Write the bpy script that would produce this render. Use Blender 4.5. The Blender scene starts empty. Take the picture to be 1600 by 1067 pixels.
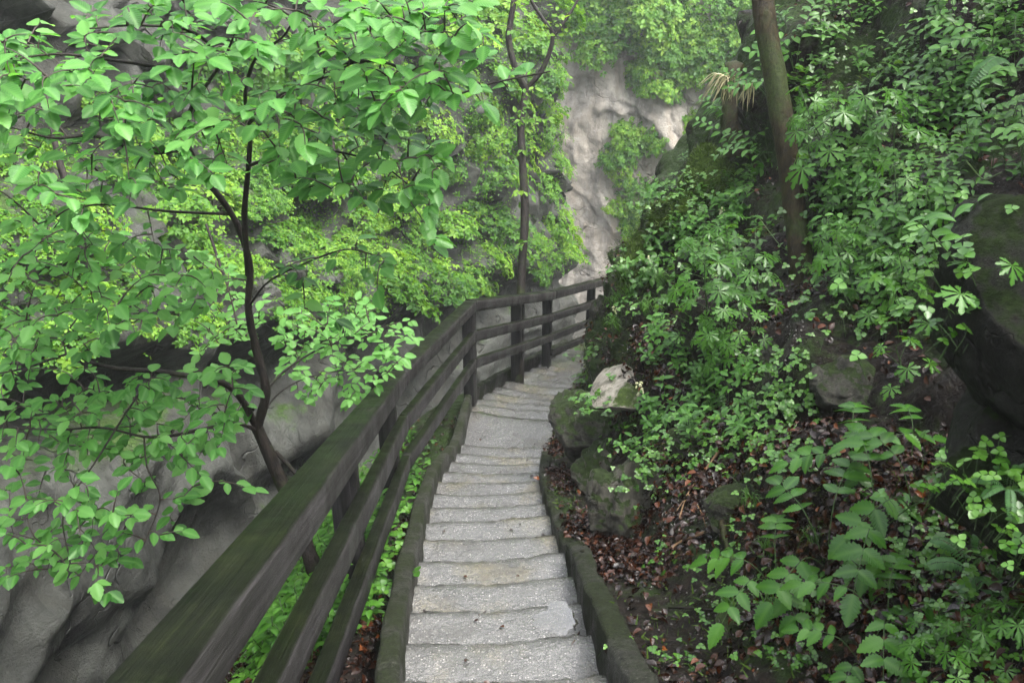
import bpy, math, random
import numpy as np
from mathutils import Vector, Matrix
from mathutils.bvhtree import BVHTree

# ------------------------------------------------------------------ camera, light, exposure
scn = bpy.context.scene
COL = scn.collection
F_PX, PITCH = 1350.0, math.radians(26)
cam_d = bpy.data.cameras.new('camera')
cam_d.sensor_width = 36.0
cam_d.lens = F_PX / 1600 * 36
cam_d.clip_start, cam_d.clip_end = 0.05, 500
cam_d.dof.use_dof = True
cam_d.dof.focus_distance = 7.0
cam_d.dof.aperture_fstop = 8.0
cam = bpy.data.objects.new('camera', cam_d)
COL.objects.link(cam)
cam.location = (0, 0, 0)
cam.rotation_euler = (math.pi / 2 - PITCH, 0, 0)
scn.camera = cam

SUN_EL, SUN_AZ = math.radians(60), math.radians(106)      # azimuth from +Y towards +X
world = bpy.data.worlds.new('World')
scn.world = world
world.use_nodes = True
wn = world.node_tree
sky = wn.nodes.new('ShaderNodeTexSky')
sky.sky_type = 'NISHITA'
sky.sun_disc = False
sky.sun_elevation = SUN_EL
sky.sun_rotation = SUN_AZ
sky.air_density, sky.dust_density, sky.ozone_density = 1.0, 6.0, 0.6
wn.nodes['Background'].inputs['Strength'].default_value = 0.15
cloud = wn.nodes.new('ShaderNodeHueSaturation')          # overcast: most of the blue is veiled
cloud.inputs['Saturation'].default_value = 0.3
wn.links.new(sky.outputs[0], cloud.inputs['Color'])
wn.links.new(cloud.outputs[0], wn.nodes['Background'].inputs['Color'])
sun_d = bpy.data.lights.new('sun', 'SUN')
sun_d.energy, sun_d.angle, sun_d.color = 1.0, math.radians(40), (1.0, 0.97, 0.9)
sun = bpy.data.objects.new('sun', sun_d)
COL.objects.link(sun)
sdir = Vector((math.sin(SUN_AZ) * math.cos(SUN_EL), math.cos(SUN_AZ) * math.cos(SUN_EL), math.sin(SUN_EL)))
sun.rotation_euler = sdir.to_track_quat('Z', 'Y').to_euler()
scn.view_settings.view_transform = 'Standard'
scn.view_settings.look = 'None'
scn.view_settings.exposure = 2.5
scn.view_settings.gamma = 1.0
scn.cycles.max_bounces = 8
scn.cycles.diffuse_bounces = 4
scn.cycles.glossy_bounces = 3
scn.cycles.transmission_bounces = 4
scn.cycles.volume_bounces = 1
scn.cycles.caustics_reflective = False
scn.cycles.caustics_refractive = False
scn.cycles.sample_clamp_indirect = 4.0
scn.cycles.use_denoising = True
try:
    scn.cycles.denoiser = 'OPENIMAGEDENOISE'
except Exception:
    pass

# ------------------------------------------------------------------ helpers
rng = np.random.default_rng(7)
random.seed(7)
CP, SP = math.cos(PITCH), math.sin(PITCH)


def ray(px, py):
    a, b = (px - 800) / F_PX, (py - 533.5) / F_PX
    return np.array([a, CP - b * SP, -SP - b * CP])


def at(px, py, t):
    return ray(px, py) * t


def project(P):
    P = np.atleast_2d(P)
    dep = P[:, 1] * CP - P[:, 2] * SP
    up = P[:, 2] * CP + P[:, 1] * SP
    return 800 + P[:, 0] / dep * F_PX, 533.5 - up / dep * F_PX, dep


def _h(ix, iy, iz, seed):
    n = (ix * 374761393 + iy * 668265263 + iz * 1274126177 + seed * 974634541) & 0xFFFFFFFF
    n = ((n ^ (n >> 13)) * 1103515245) & 0xFFFFFFFF
    n = ((n ^ (n >> 16)) * 2654435761) & 0xFFFFFFFF
    return ((n ^ (n >> 15)) & 0xFFFF) / 32767.5 - 1.0


def vnoise(P, seed=0):
    P = np.asarray(P, float)
    i = np.floor(P).astype(np.int64)
    f = P - i
    f = f * f * f * (f * (f * 6 - 15) + 10)
    r = 0
    for dx in (0, 1):
        wx = f[..., 0] if dx else 1 - f[..., 0]
        for dy in (0, 1):
            wy = f[..., 1] if dy else 1 - f[..., 1]
            for dz in (0, 1):
                wz = f[..., 2] if dz else 1 - f[..., 2]
                r = r + wx * wy * wz * _h(i[..., 0] + dx, i[..., 1] + dy, i[..., 2] + dz, seed)
    return r


def fbm(P, freq=1.0, octv=4, seed=0, gain=0.5):
    r, a = 0, 1.0
    P = np.asarray(P, float) * freq
    for o in range(octv):
        r = r + a * vnoise(P, seed + o * 17)
        P = P * 2.03 + 3.7
        a *= gain
    return r


def sstep(a, b, x):
    t = np.clip((np.asarray(x, float) - a) / (b - a), 0, 1)
    return t * t * (3 - 2 * t)


def unit(v):
    v = np.asarray(v, float)
    return v / np.maximum(np.linalg.norm(v, axis=-1, keepdims=True), 1e-9)


def link(o, parent=None):
    COL.objects.link(o)
    if parent:
        o.parent = parent
    return o


def props(o, label=None, cat=None, group=None, kind=None):
    for k, v in (('label', label), ('category', cat), ('group', group), ('kind', kind)):
        if v:
            o[k] = v
    return o


def empty(name, loc=(0, 0, 0), label=None, cat=None, group=None):
    o = bpy.data.objects.new(name, None)
    o.empty_display_size = 0.1
    o.location = [float(x) for x in loc]
    return props(link(o), label, cat, group)


def mesh_np(name, V, Q, mat, uv=None, tint=None, parent=None, smooth=True):
    """One mesh object out of numpy arrays: V (n,3), Q (m,k)."""
    V = np.asarray(V, np.float32)
    Q = np.asarray(Q, np.int32)
    me = bpy.data.meshes.new(name)
    me.vertices.add(len(V))
    me.vertices.foreach_set('co', V.ravel())
    k = Q.shape[1]
    me.loops.add(Q.size)
    me.loops.foreach_set('vertex_index', Q.ravel())
    me.polygons.add(len(Q))
    me.polygons.foreach_set('loop_start', np.arange(0, Q.size, k, dtype=np.int32))
    if smooth:
        me.polygons.foreach_set('use_smooth', np.ones(len(Q), bool))
    if uv is not None:
        l = me.uv_layers.new(name='UVMap')
        l.data.foreach_set('uv', np.asarray(uv, np.float32)[Q.ravel()].ravel())
    if tint is not None:
        at_ = me.attributes.new('tint', 'FLOAT', 'POINT')
        at_.data.foreach_set('value', np.asarray(tint, np.float32))
    me.update(calc_edges=True)
    me.validate()
    for m in (mat if isinstance(mat, (list, tuple)) else [mat]):
        me.materials.append(m)
    o = bpy.data.objects.new(name, me)
    return link(o, parent)


class Bag:
    """Collects numpy pieces (quads) that become ONE mesh."""
    def __init__(s):
        s.V, s.Q, s.uv, s.t, s.n = [], [], [], [], 0

    def add(s, V, Q, uv=None, tint=None):
        V = np.asarray(V, float)
        s.V.append(V)
        s.Q.append(np.asarray(Q, int) + s.n)
        s.uv.append(np.zeros((len(V), 2)) if uv is None else np.asarray(uv, float))
        t = np.zeros(len(V)) if tint is None else tint
        s.t.append(np.full(len(V), t) if np.isscalar(t) else np.asarray(t, float))
        s.n += len(V)

    def arrays(s):
        return np.concatenate(s.V), np.concatenate(s.Q), np.concatenate(s.uv), np.concatenate(s.t)

    def build(s, name, mat, parent=None, smooth=True):
        V, Q, uv, t = s.arrays()
        return mesh_np(name, V, Q, mat, uv, t, parent, smooth)


def build_multi(name, pairs, parent=None, origin=None):
    """Several bags, each with its own material, in one mesh."""
    big, idx = Bag(), []
    for bag, m in pairs:
        V, Q, uv, t = bag.arrays()
        big.add(V, Q, uv, t)
        idx.append(len(Q))
    o = big.build(name, [m for _, m in pairs], parent)
    mi = np.repeat(np.arange(len(pairs)), idx).astype(np.int32)
    if len(o.data.polygons) == len(mi):
        o.data.polygons.foreach_set('material_index', mi)
    if origin is not None:
        o.data.transform(Matrix.Translation(Vector([-float(x) for x in origin])))
    return o


def grid_quads(nu, nv):
    i = np.arange(nu - 1)[:, None] * nv + np.arange(nv - 1)[None, :]
    i = i.ravel()
    return np.stack([i, i + nv, i + nv + 1, i + 1], 1)


def frames(n, d):
    n = unit(n)
    y = unit(d - n * np.sum(n * d, -1, keepdims=True))
    x = np.cross(y, n)
    return np.stack([x, y, n], -1)


def scatter(bag, tmpl, M, loc, size, tint):
    """Copies of a leaf template into a bag. M (N,3,3), loc (N,3), size (N,), tint (N,)"""
    TV, TQ, TUV = tmpl
    N, m = len(loc), len(TV)
    if N == 0:
        return
    V = np.einsum('nij,mj->nmi', M, TV) * np.asarray(size)[:, None, None] + loc[:, None, :]
    Q = TQ[None] + (np.arange(N) * m)[:, None, None]
    bag.add(V.reshape(-1, 3), Q.reshape(-1, 4), np.tile(TUV, (N, 1)), np.repeat(tint, m))


def tube(pts, rad, seg=8, bump=0.0, seed=0):
    pts = np.asarray(pts, float)
    rad = np.broadcast_to(np.asarray(rad, float), (len(pts),))
    T = unit(np.gradient(pts, axis=0))
    ref = np.array([0.31, 0.17, 1.0]) if abs(T[:, 2]).mean() < 0.8 else np.array([1.0, 0.2, 0.1])
    A = unit(np.cross(T, ref))
    B = np.cross(T, A)
    ang = np.linspace(0, 2 * np.pi, seg, endpoint=False)
    r = rad[:, None] * np.ones(seg)
    V = pts[:, None] + A[:, None] * (np.cos(ang)[None, :, None] * r[..., None]) + B[:, None] * (np.sin(ang)[None, :, None] * r[..., None])
    if bump:
        d = unit(V - pts[:, None])
        V = V + d * (fbm(V / max(rad.mean() * 2, 1e-3), 1.0, 3, seed) * bump * r)[..., None]
    n = len(pts)
    i = np.arange(n - 1)[:, None] * seg + np.arange(seg)[None]
    j = np.arange(n - 1)[:, None] * seg + (np.arange(seg)[None] + 1) % seg
    Q = np.stack([i, j, j + seg, i + seg], -1).reshape(-1, 4)
    L = np.concatenate([[0], np.cumsum(np.linalg.norm(np.diff(pts, axis=0), axis=1))])
    uv = np.stack([np.repeat(L, seg), np.tile(ang / 6.283, n)], 1)
    return V.reshape(-1, 3), Q, uv


def curve(ctrl, n=24):
    """Catmull-Rom through control points."""
    c = np.asarray(ctrl, float)
    c = np.vstack([2 * c[0] - c[1], c, 2 * c[-1] - c[-2]])
    out = []
    m = len(c) - 3
    for q in np.linspace(0, m, n):
        k = min(int(q), m - 1)
        t = q - k
        p0, p1, p2, p3 = c[k:k + 4]
        out.append(0.5 * (2 * p1 + (p2 - p0) * t + (2 * p0 - 5 * p1 + 4 * p2 - p3) * t * t + (3 * p1 - p0 - 3 * p2 + p3) * t ** 3))
    return np.array(out)


# ------------------------------------------------------------------ materials
class NT:
    def __init__(s, name):
        s.m = bpy.data.materials.new(name)
        s.m.use_nodes = True
        s.t = s.m.node_tree
        s.t.nodes.clear()
        s.out = s.t.nodes.new('ShaderNodeOutputMaterial')

    def n(s, typ, **kw):
        nd = s.t.nodes.new('ShaderNode' + typ)
        for k, v in kw.items():
            setattr(nd, k, v)
        return nd

    def set(s, nd, key, v):
        if isinstance(v, bpy.types.NodeSocket):
            s.t.links.new(v, nd.inputs[key])
        elif v is not None:
            if isinstance(v, (tuple, list)) and len(v) == 3 and nd.inputs[key].type == 'RGBA':
                v = (*v, 1)
            nd.inputs[key].default_value = v

    def math(s, op, a, b=None, clamp=False):
        nd = s.n('Math', operation=op, use_clamp=clamp)
        s.set(nd, 0, a)
        s.set(nd, 1, b)
        return nd.outputs[0]

    def noise(s, vec, scale, detail=4, rough=0.55, dist=0.0):
        nd = s.n('TexNoise')
        s.set(nd, 'Vector', vec)
        s.set(nd, 'Scale', scale)
        s.set(nd, 'Detail', detail)
        s.set(nd, 'Roughness', rough)
        s.set(nd, 'Distortion', dist)
        return nd.outputs['Fac']

    def voro(s, vec, scale, feature='F1'):
        nd = s.n('TexVoronoi', feature=feature)
        s.set(nd, 'Vector', vec)
        s.set(nd, 'Scale', scale)
        return nd

    def ramp(s, fac, *stops):
        nd = s.n('ValToRGB')
        e = nd.color_ramp.elements
        while len(e) < len(stops):
            e.new(0.5)
        for el, (p, c) in zip(e, stops):
            el.position = p
            el.color = (*c, 1) if isinstance(c, (tuple, list)) else (c, c, c, 1)
        s.set(nd, 0, fac)
        return nd.outputs[0]

    def mix(s, fac, a, b):
        nd = s.n('Mix', data_type='RGBA')
        s.set(nd, 0, fac)
        s.set(nd, 6, a)
        s.set(nd, 7, b)
        return nd.outputs[2]

    def bump(s, h, dist, strength=1.0, normal=None):
        nd = s.n('Bump')
        s.set(nd, 'Height', h)
        s.set(nd, 'Distance', dist)
        s.set(nd, 'Strength', strength)
        s.set(nd, 'Normal', normal)
        return nd.outputs[0]

    def coords(s, kind='Object'):
        return s.n('TexCoord').outputs[kind]

    def scalev(s, vec, sc):
        nd = s.n('Mapping')
        s.set(nd, 'Vector', vec)
        nd.inputs['Scale'].default_value = sc
        return nd.outputs[0]

    def nz(s):
        g = s.n('NewGeometry')
        x = s.n('SeparateXYZ')
        s.t.links.new(g.outputs['Normal'], x.inputs[0])
        return x.outputs[2]

    def attr(s, name):
        return s.n('Attribute', attribute_name=name).outputs['Fac']

    def rand(s):
        return s.n('ObjectInfo').outputs['Random']

    def surf(s, col, rough, normal=None, spec=0.5, coat=None):
        p = s.n('BsdfPrincipled')
        s.set(p, 'Base Color', col)
        s.set(p, 'Roughness', rough)
        s.set(p, 'Normal', normal)
        s.set(p, 'Specular IOR Level', spec)
        s.t.links.new(p.outputs[0], s.out.inputs[0])
        return p


def leaf_mat(name, dark, mid, light, rough=0.35, trans=0.35, veins=0.0, spec=0.5, tcol=None, rnd=0.25):
    s = NT(name)
    tn = s.attr('tint')
    v = s.math('ADD', tn, s.math('MULTIPLY', s.math('SUBTRACT', s.rand(), 0.5), rnd))
    col = s.ramp(v, (0.0, dark), (0.5, mid), (1.0, light))
    nrm = None
    if veins:
        uv = s.n('SeparateXYZ')
        s.t.links.new(s.coords('UV'), uv.inputs[0])
        au = s.math('ABSOLUTE', uv.outputs[0])
        ph = s.math('SUBTRACT', uv.outputs[1], s.math('MULTIPLY', au, 0.75))
        w = s.math('SINE', s.math('MULTIPLY', ph, 62.0))
        w = s.math('MULTIPLY', s.math('ADD', w, 1.0), 0.5)
        mid_ = s.math('SMOOTH_MIN', s.math('MULTIPLY', au, 9.0), 1.0)
        nrm = s.bump(s.math('MULTIPLY', w, mid_), 0.0015 * veins, 0.6)
        col = s.mix(s.math('MULTIPLY', s.math('SUBTRACT', 1.0, mid_, True), 0.45), col, light)
    p = s.n('BsdfPrincipled')
    s.set(p, 'Base Color', col)
    s.set(p, 'Roughness', rough)
    s.set(p, 'Specular IOR Level', spec)
    s.set(p, 'Normal', nrm)
    tr = s.n('BsdfTranslucent')
    tc = s.n('HueSaturation')
    s.set(tc, 'Color', col)
    s.set(tc, 'Hue', 0.485)
    s.set(tc, 'Saturation', 1.1)
    s.set(tc, 'Value', 1.5)
    s.set(tr, 'Color', tc.outputs[0])
    mx = s.n('MixShader')
    s.set(mx, 0, trans)
    s.t.links.new(p.outputs[0], mx.inputs[1])
    s.t.links.new(tr.outputs[0], mx.inputs[2])
    s.t.links.new(mx.outputs[0], s.out.inputs[0])
    return s.m


def rock_mat(name, dark, light, stain, moss=0.5, moss_col=(0.035, 0.07, 0.012), scale=1.0, rough=(0.35, 0.75), streak=0.0, bump=0.03, spec=0.3):
    s = NT(name)
    c = s.coords('Object')
    g = s.n('NewGeometry').outputs['Position']
    n1 = s.noise(g, 0.9 * scale, 8, 0.62, 0.4)
    n2 = s.noise(g, 6 * scale, 8, 0.65)
    n3 = s.noise(s.scalev(g, (1.6, 1.6, 0.35)), 1.3 * scale, 6, 0.6, 0.8)
    vor = s.voro(g, 2.2 * scale, 'DISTANCE_TO_EDGE').outputs[0]
    col = s.ramp(s.math('ADD', s.math('MULTIPLY', n1, 0.55), s.math('MULTIPLY', n2, 0.45)), (0.33, dark), (0.62, light))
    col = s.mix(s.math('MULTIPLY', s.ramp(n3, (0.46, 0.0), (0.62, 1.0)), 0.65), col, stain)
    if streak:
        n4 = s.noise(s.scalev(g, (3.0, 3.0, 0.22)), 1.1, 5, 0.6, 0.3)
        col = s.mix(s.math('MULTIPLY', s.ramp(n4, (0.5, 0.0), (0.6, 1.0)), streak), col, (0.36, 0.33, 0.285))
        col = s.mix(s.math('MULTIPLY', s.ramp(n4, (0.36, 1.0), (0.44, 0.0)), 0.6), col, dark)
    wp_ = s.n('VectorMath', operation='ADD')
    nv3 = s.n('TexNoise')
    s.set(nv3, 'Vector', g)
    s.set(nv3, 'Scale', 1.1 * scale)
    s.set(nv3, 'Detail', 4)
    s.t.links.new(g, wp_.inputs[0])
    s.t.links.new(nv3.outputs['Color'], wp_.inputs[1])
    ck = s.math('ABSOLUTE', s.math('SUBTRACT', s.noise(s.scalev(wp_.outputs[0], (1, 1, 1.7)), 0.75 * scale, 2, 0.5), 0.5))
    ck2 = s.math('ABSOLUTE', s.math('SUBTRACT', s.noise(s.scalev(wp_.outputs[0], (1.5, 1.5, 0.8)), 2.1 * scale, 2, 0.5), 0.5))
    crack = s.math('MAXIMUM', s.ramp(ck, (0.0, 1.0), (0.007, 0.0)), s.math('MULTIPLY', s.ramp(ck2, (0.0, 1.0), (0.008, 0.0)), 0.35))
    crack = s.math('MULTIPLY', crack, s.ramp(s.noise(g, 0.8 * scale, 3), (0.48, 0.0), (0.58, 1.0)))
    col = s.mix(s.math('MULTIPLY', crack, 0.22), col, tuple(0.3 * x for x in dark))
    lich = s.math('MULTIPLY', s.ramp(s.voro(g, 7 * scale).outputs[0], (0.1, 1.0), (0.2, 0.0)), s.ramp(s.noise(g, 1.7 * scale, 4, 0.7), (0.5, 0.0), (0.6, 1.0)))
    col = s.mix(s.math('MULTIPLY', lich, 0.45), col, tuple(min(.5, 1.7 * x) for x in light))
    wets = s.ramp(s.noise(s.scalev(g, (2.4, 2.4, 0.25)), 1.5 * scale, 5, 0.65, 0.5), (0.36, 1.0), (0.47, 0.0))
    col = s.mix(s.math('MULTIPLY', wets, 0.6), col, dark)
    nz = s.nz()
    mm = s.math('ADD', s.math('MULTIPLY', nz, 0.5), s.math('MULTIPLY', s.noise(g, 1.8 * scale, 6, 0.7), 0.9))
    mf = s.ramp(mm, (0.95 - 0.45 * moss, 0.0), (1.05 - 0.45 * moss, 1.0))
    if moss > 0:
        mc = s.ramp(s.noise(g, 30, 3, 0.7), (0.3, tuple(0.4 * x for x in moss_col)), (0.7, tuple(1.5 * x for x in moss_col)))
        col = s.mix(mf, col, mc)
    h = s.math('ADD', s.math('MULTIPLY', n2, 0.5), s.math('ADD', s.math('MULTIPLY', s.noise(g, 45 * scale, 6, 0.75), 0.3), s.math('MULTIPLY', n1, 0.5)))
    h = s.math('ADD', h, s.math('MULTIPLY', crack, -0.7))
    r = s.ramp(s.noise(g, 1.3, 4, 0.6), (0.4, rough[0]), (0.6, rough[1]))
    if moss > 0:
        r = s.math('MAXIMUM', r, s.math('MULTIPLY', mf, 0.9))
    s.surf(col, r, s.bump(h, bump * 2.2, 0.9), spec)
    return s.m


def soil_mat():
    s = NT('forest_soil')
    g = s.n('NewGeometry').outputs['Position']
    n1 = s.noise(g, 2.3, 6, 0.65)
    n2 = s.noise(g, 22, 6, 0.7)
    col = s.ramp(n2, (0.35, (0.004, 0.003, 0.002)), (0.55, (0.014, 0.009, 0.006)), (0.75, (0.035, 0.021, 0.014)))
    peb = s.voro(g, 70).outputs[0]
    pm = s.math('MULTIPLY', s.ramp(peb, (0.16, 1.0), (0.22, 0.0)), s.ramp(s.noise(g, 4.0, 3, 0.6), (0.52, 0.0), (0.62, 1.0)))
    col = s.mix(s.math('MULTIPLY', pm, 0.7), col, (0.3, 0.28, 0.24))
    px = s.n('SeparateXYZ')
    s.t.links.new(g, px.inputs[0])
    ridge = s.math('MULTIPLY', s.math('SUBTRACT', px.outputs[1], 6.0, False), 0.05)
    ridge = s.math('MINIMUM', s.math('MAXIMUM', ridge, 0.0), 0.11)
    mo = s.ramp(s.math('ADD', ridge, s.math('ADD', s.math('MULTIPLY', n1, 0.8), s.math('MULTIPLY', n2, 0.2))), (0.52, 0.0), (0.6, 1.0))
    mc = s.ramp(s.noise(g, 45, 4, 0.7), (0.3, (0.008, 0.02, 0.004)), (0.7, (0.04, 0.075, 0.012)))
    col = s.mix(mo, col, mc)
    h = s.math('ADD', n2, s.math('MULTIPLY', n1, 0.6))
    s.surf(col, s.ramp(s.noise(g, 9, 4), (0.4, 0.35), (0.6, 0.8)), s.bump(h, 0.06, 1.0), 0.25)
    return s.m


def concrete_mat():
    s = NT('wet_concrete')
    g = s.n('NewGeometry').outputs['Position']
    n1 = s.noise(g, 2.2, 5, 0.6)
    n2 = s.noise(g, 38, 5, 0.75)
    n3 = s.noise(g, 150, 3, 0.7)
    v = s.voro(g, 85)
    vcol = s.n('SeparateColor')
    s.t.links.new(v.outputs['Color'], vcol.inputs[0])
    col = s.ramp(s.math('ADD', s.math('MULTIPLY', n2, 0.5), s.math('MULTIPLY', n3, 0.5)), (0.32, (0.012, 0.0115, 0.010)), (0.48, (0.05, 0.048, 0.043)), (0.68, (0.15, 0.145, 0.132)))
    stone = s.math('MULTIPLY', s.ramp(vcol.outputs[0], (0.55, 0.0), (0.7, 1.0)), s.ramp(v.outputs[0], (0.3, 1.0), (0.45, 0.0)))
    col = s.mix(s.math('MULTIPLY', stone, 0.55), col, s.ramp(vcol.outputs[1], (0.0, (0.06, 0.06, 0.065)), (0.6, (0.25, 0.24, 0.23)), (1.0, (0.5, 0.48, 0.44))))
    alg = s.math('MULTIPLY', s.ramp(n1, (0.52, 0.0), (0.66, 1.0)), 0.75)
    col = s.mix(alg, col, s.ramp(n2, (0.35, (0.05, 0.04, 0.018)), (0.65, (0.17, 0.145, 0.075))))
    dirt = s.ramp(s.noise(g, 12, 6, 0.78), (0.56, 0.0), (0.66, 1.0))
    col = s.mix(s.math('MULTIPLY', dirt, 0.7), col, (0.025, 0.022, 0.016))
    wet = s.noise(g, 3.1, 5, 0.6)
    r = s.ramp(wet, (0.38, 0.08), (0.5, 0.16), (0.65, 0.34))
    h = s.math('ADD', s.math('MULTIPLY', n2, 0.6), s.math('ADD', s.math('MULTIPLY', n3, 0.3), s.math('MULTIPLY', s.math('SMOOTH_MIN', v.outputs[0], 0.5), -0.35)))
    p = s.surf(col, r, s.bump(h, 0.02, 1.0), 0.7)
    s.set(p, 'Coat Weight', s.ramp(wet, (0.5, 1.0), (0.68, 0.5)))
    s.set(p, 'Coat Roughness', 0.12)
    s.set(p, 'Coat IOR', 1.95)
    s.set(p, 'Coat Normal', s.bump(h, 0.010, 1.0))
    return s.m


def kerb_mat():
    s = NT('mossy_concrete')
    g = s.n('NewGeometry').outputs['Position']
    n2 = s.noise(g, 40, 5, 0.75)
    col = s.ramp(n2, (0.35, (0.005, 0.0055, 0.004)), (0.65, (0.06, 0.06, 0.05)))
    sp = s.voro(g, 60).outputs[0]
    col = s.mix(s.ramp(sp, (0.1, 0.6), (0.17, 0.0)), col, (0.3, 0.3, 0.27))
    n1 = s.noise(g, 3.5, 6, 0.7)
    mf = s.ramp(s.math('ADD', n1, s.math('MULTIPLY', s.nz(), 0.1)), (0.44, 0.0), (0.62, 1.0))
    col = s.mix(s.math('MULTIPLY', mf, 0.9), col, s.ramp(s.noise(g, 60, 4, 0.7), (0.3, (0.004, 0.006, 0.0015)), (0.7, (0.022, 0.034, 0.006))))
    h = s.math('ADD', n2, s.math('MULTIPLY', mf, 0.6))
    s.surf(col, s.ramp(n1, (0.4, 0.45), (0.6, 0.85)), s.bump(h, 0.03, 1.0), 0.25)
    return s.m


def wood_mat():
    s = NT('weathered_wet_wood')
    uv = s.coords('UV')
    g1 = s.noise(s.scalev(uv, (1.2, 55, 1)), 1.0, 6, 0.7, 0.3)
    g2 = s.noise(s.scalev(uv, (4, 160, 1)), 1.0, 4, 0.7)
    g = s.n('NewGeometry').outputs['Position']
    n1 = s.noise(g, 2.0, 5, 0.65)
    col = s.ramp(s.math('ADD', s.math('MULTIPLY', g1, 0.6), s.math('MULTIPLY', g2, 0.4)), (0.34, (0.006, 0.0055, 0.0055)), (0.5, (0.026, 0.024, 0.026)), (0.64, (0.08, 0.074, 0.08)))
    fade = s.ramp(n1, (0.35, 0.15), (0.65, 0.85))
    col = s.mix(s.math('MULTIPLY', fade, 0.55), col, (0.018, 0.02, 0.014))
    top = s.ramp(s.math('ADD', s.nz(), s.math('MULTIPLY', s.math('SUBTRACT', s.noise(g, 3.0, 5, 0.7), 0.5), 0.9)), (0.35, 0.0), (0.75, 1.0))
    alg = s.ramp(s.math('ADD', s.math('MULTIPLY', g1, 0.5), s.math('MULTIPLY', s.noise(g, 5, 5, 0.7), 0.5)), (0.36, (0.0015, 0.002, 0.001)), (0.52, (0.0045, 0.006, 0.0022)), (0.7, (0.014, 0.0178, 0.006)))
    col = s.mix(top, col, alg)
    h = s.math('ADD', g1, s.math('MULTIPLY', g2, 0.5))
    s.surf(col, s.ramp(n1, (0.4, 0.3), (0.6, 0.55)), s.bump(h, 0.008, 0.9), 0.16)
    return s.m


def bark_mat(name, dark, light, moss=0.3):
    s = NT(name)
    g = s.n('NewGeometry').outputs['Position']
    n1 = s.noise(s.scalev(g, (1, 1, 0.3)), 30, 6, 0.7)
    n2 = s.noise(g, 4, 5, 0.65)
    col = s.ramp(n1, (0.35, dark), (0.65, light))
    mf = s.ramp(n2, (0.6 - 0.3 * moss, 0.0), (0.75 - 0.3 * moss, 1.0))
    col = s.mix(s.math('MULTIPLY', mf, 0.85), col, s.ramp(s.noise(g, 70, 3, 0.7), (0.3, (0.012, 0.022, 0.005)), (0.7, (0.05, 0.075, 0.014))))
    s.surf(col, 0.6, s.bump(n1, 0.02, 0.9), 0.25)
    return s.m


def plain_mat(name, col, col2, rough=0.6, scale=40, spec=0.5):
    s = NT(name)
    g = s.n('NewGeometry').outputs['Position']
    s.surf(s.ramp(s.math('ADD', s.math('MULTIPLY', s.noise(g, scale, 4, 0.7), 0.6), s.math('MULTIPLY', s.attr('tint'), 0.4)), (0.25, col), (0.65, col2)), rough, None, spec)
    return s.m


def litter_mat():
    s = NT('wet_dead_leaves')
    g = s.n('NewGeometry').outputs['Position']
    c = s.ramp(s.attr('tint'), (0.0, (0.005, 0.0025, 0.0015)), (0.4, (0.022, 0.008, 0.004)), (0.75, (0.065, 0.02, 0.007)), (0.97, (0.16, 0.05, 0.014)))
    s.surf(c, s.ramp(s.noise(g, 18, 3), (0.4, 0.14), (0.6, 0.4)), s.bump(s.noise(g, 90, 3), 0.004, 0.6), 0.35)
    return s.m


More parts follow.
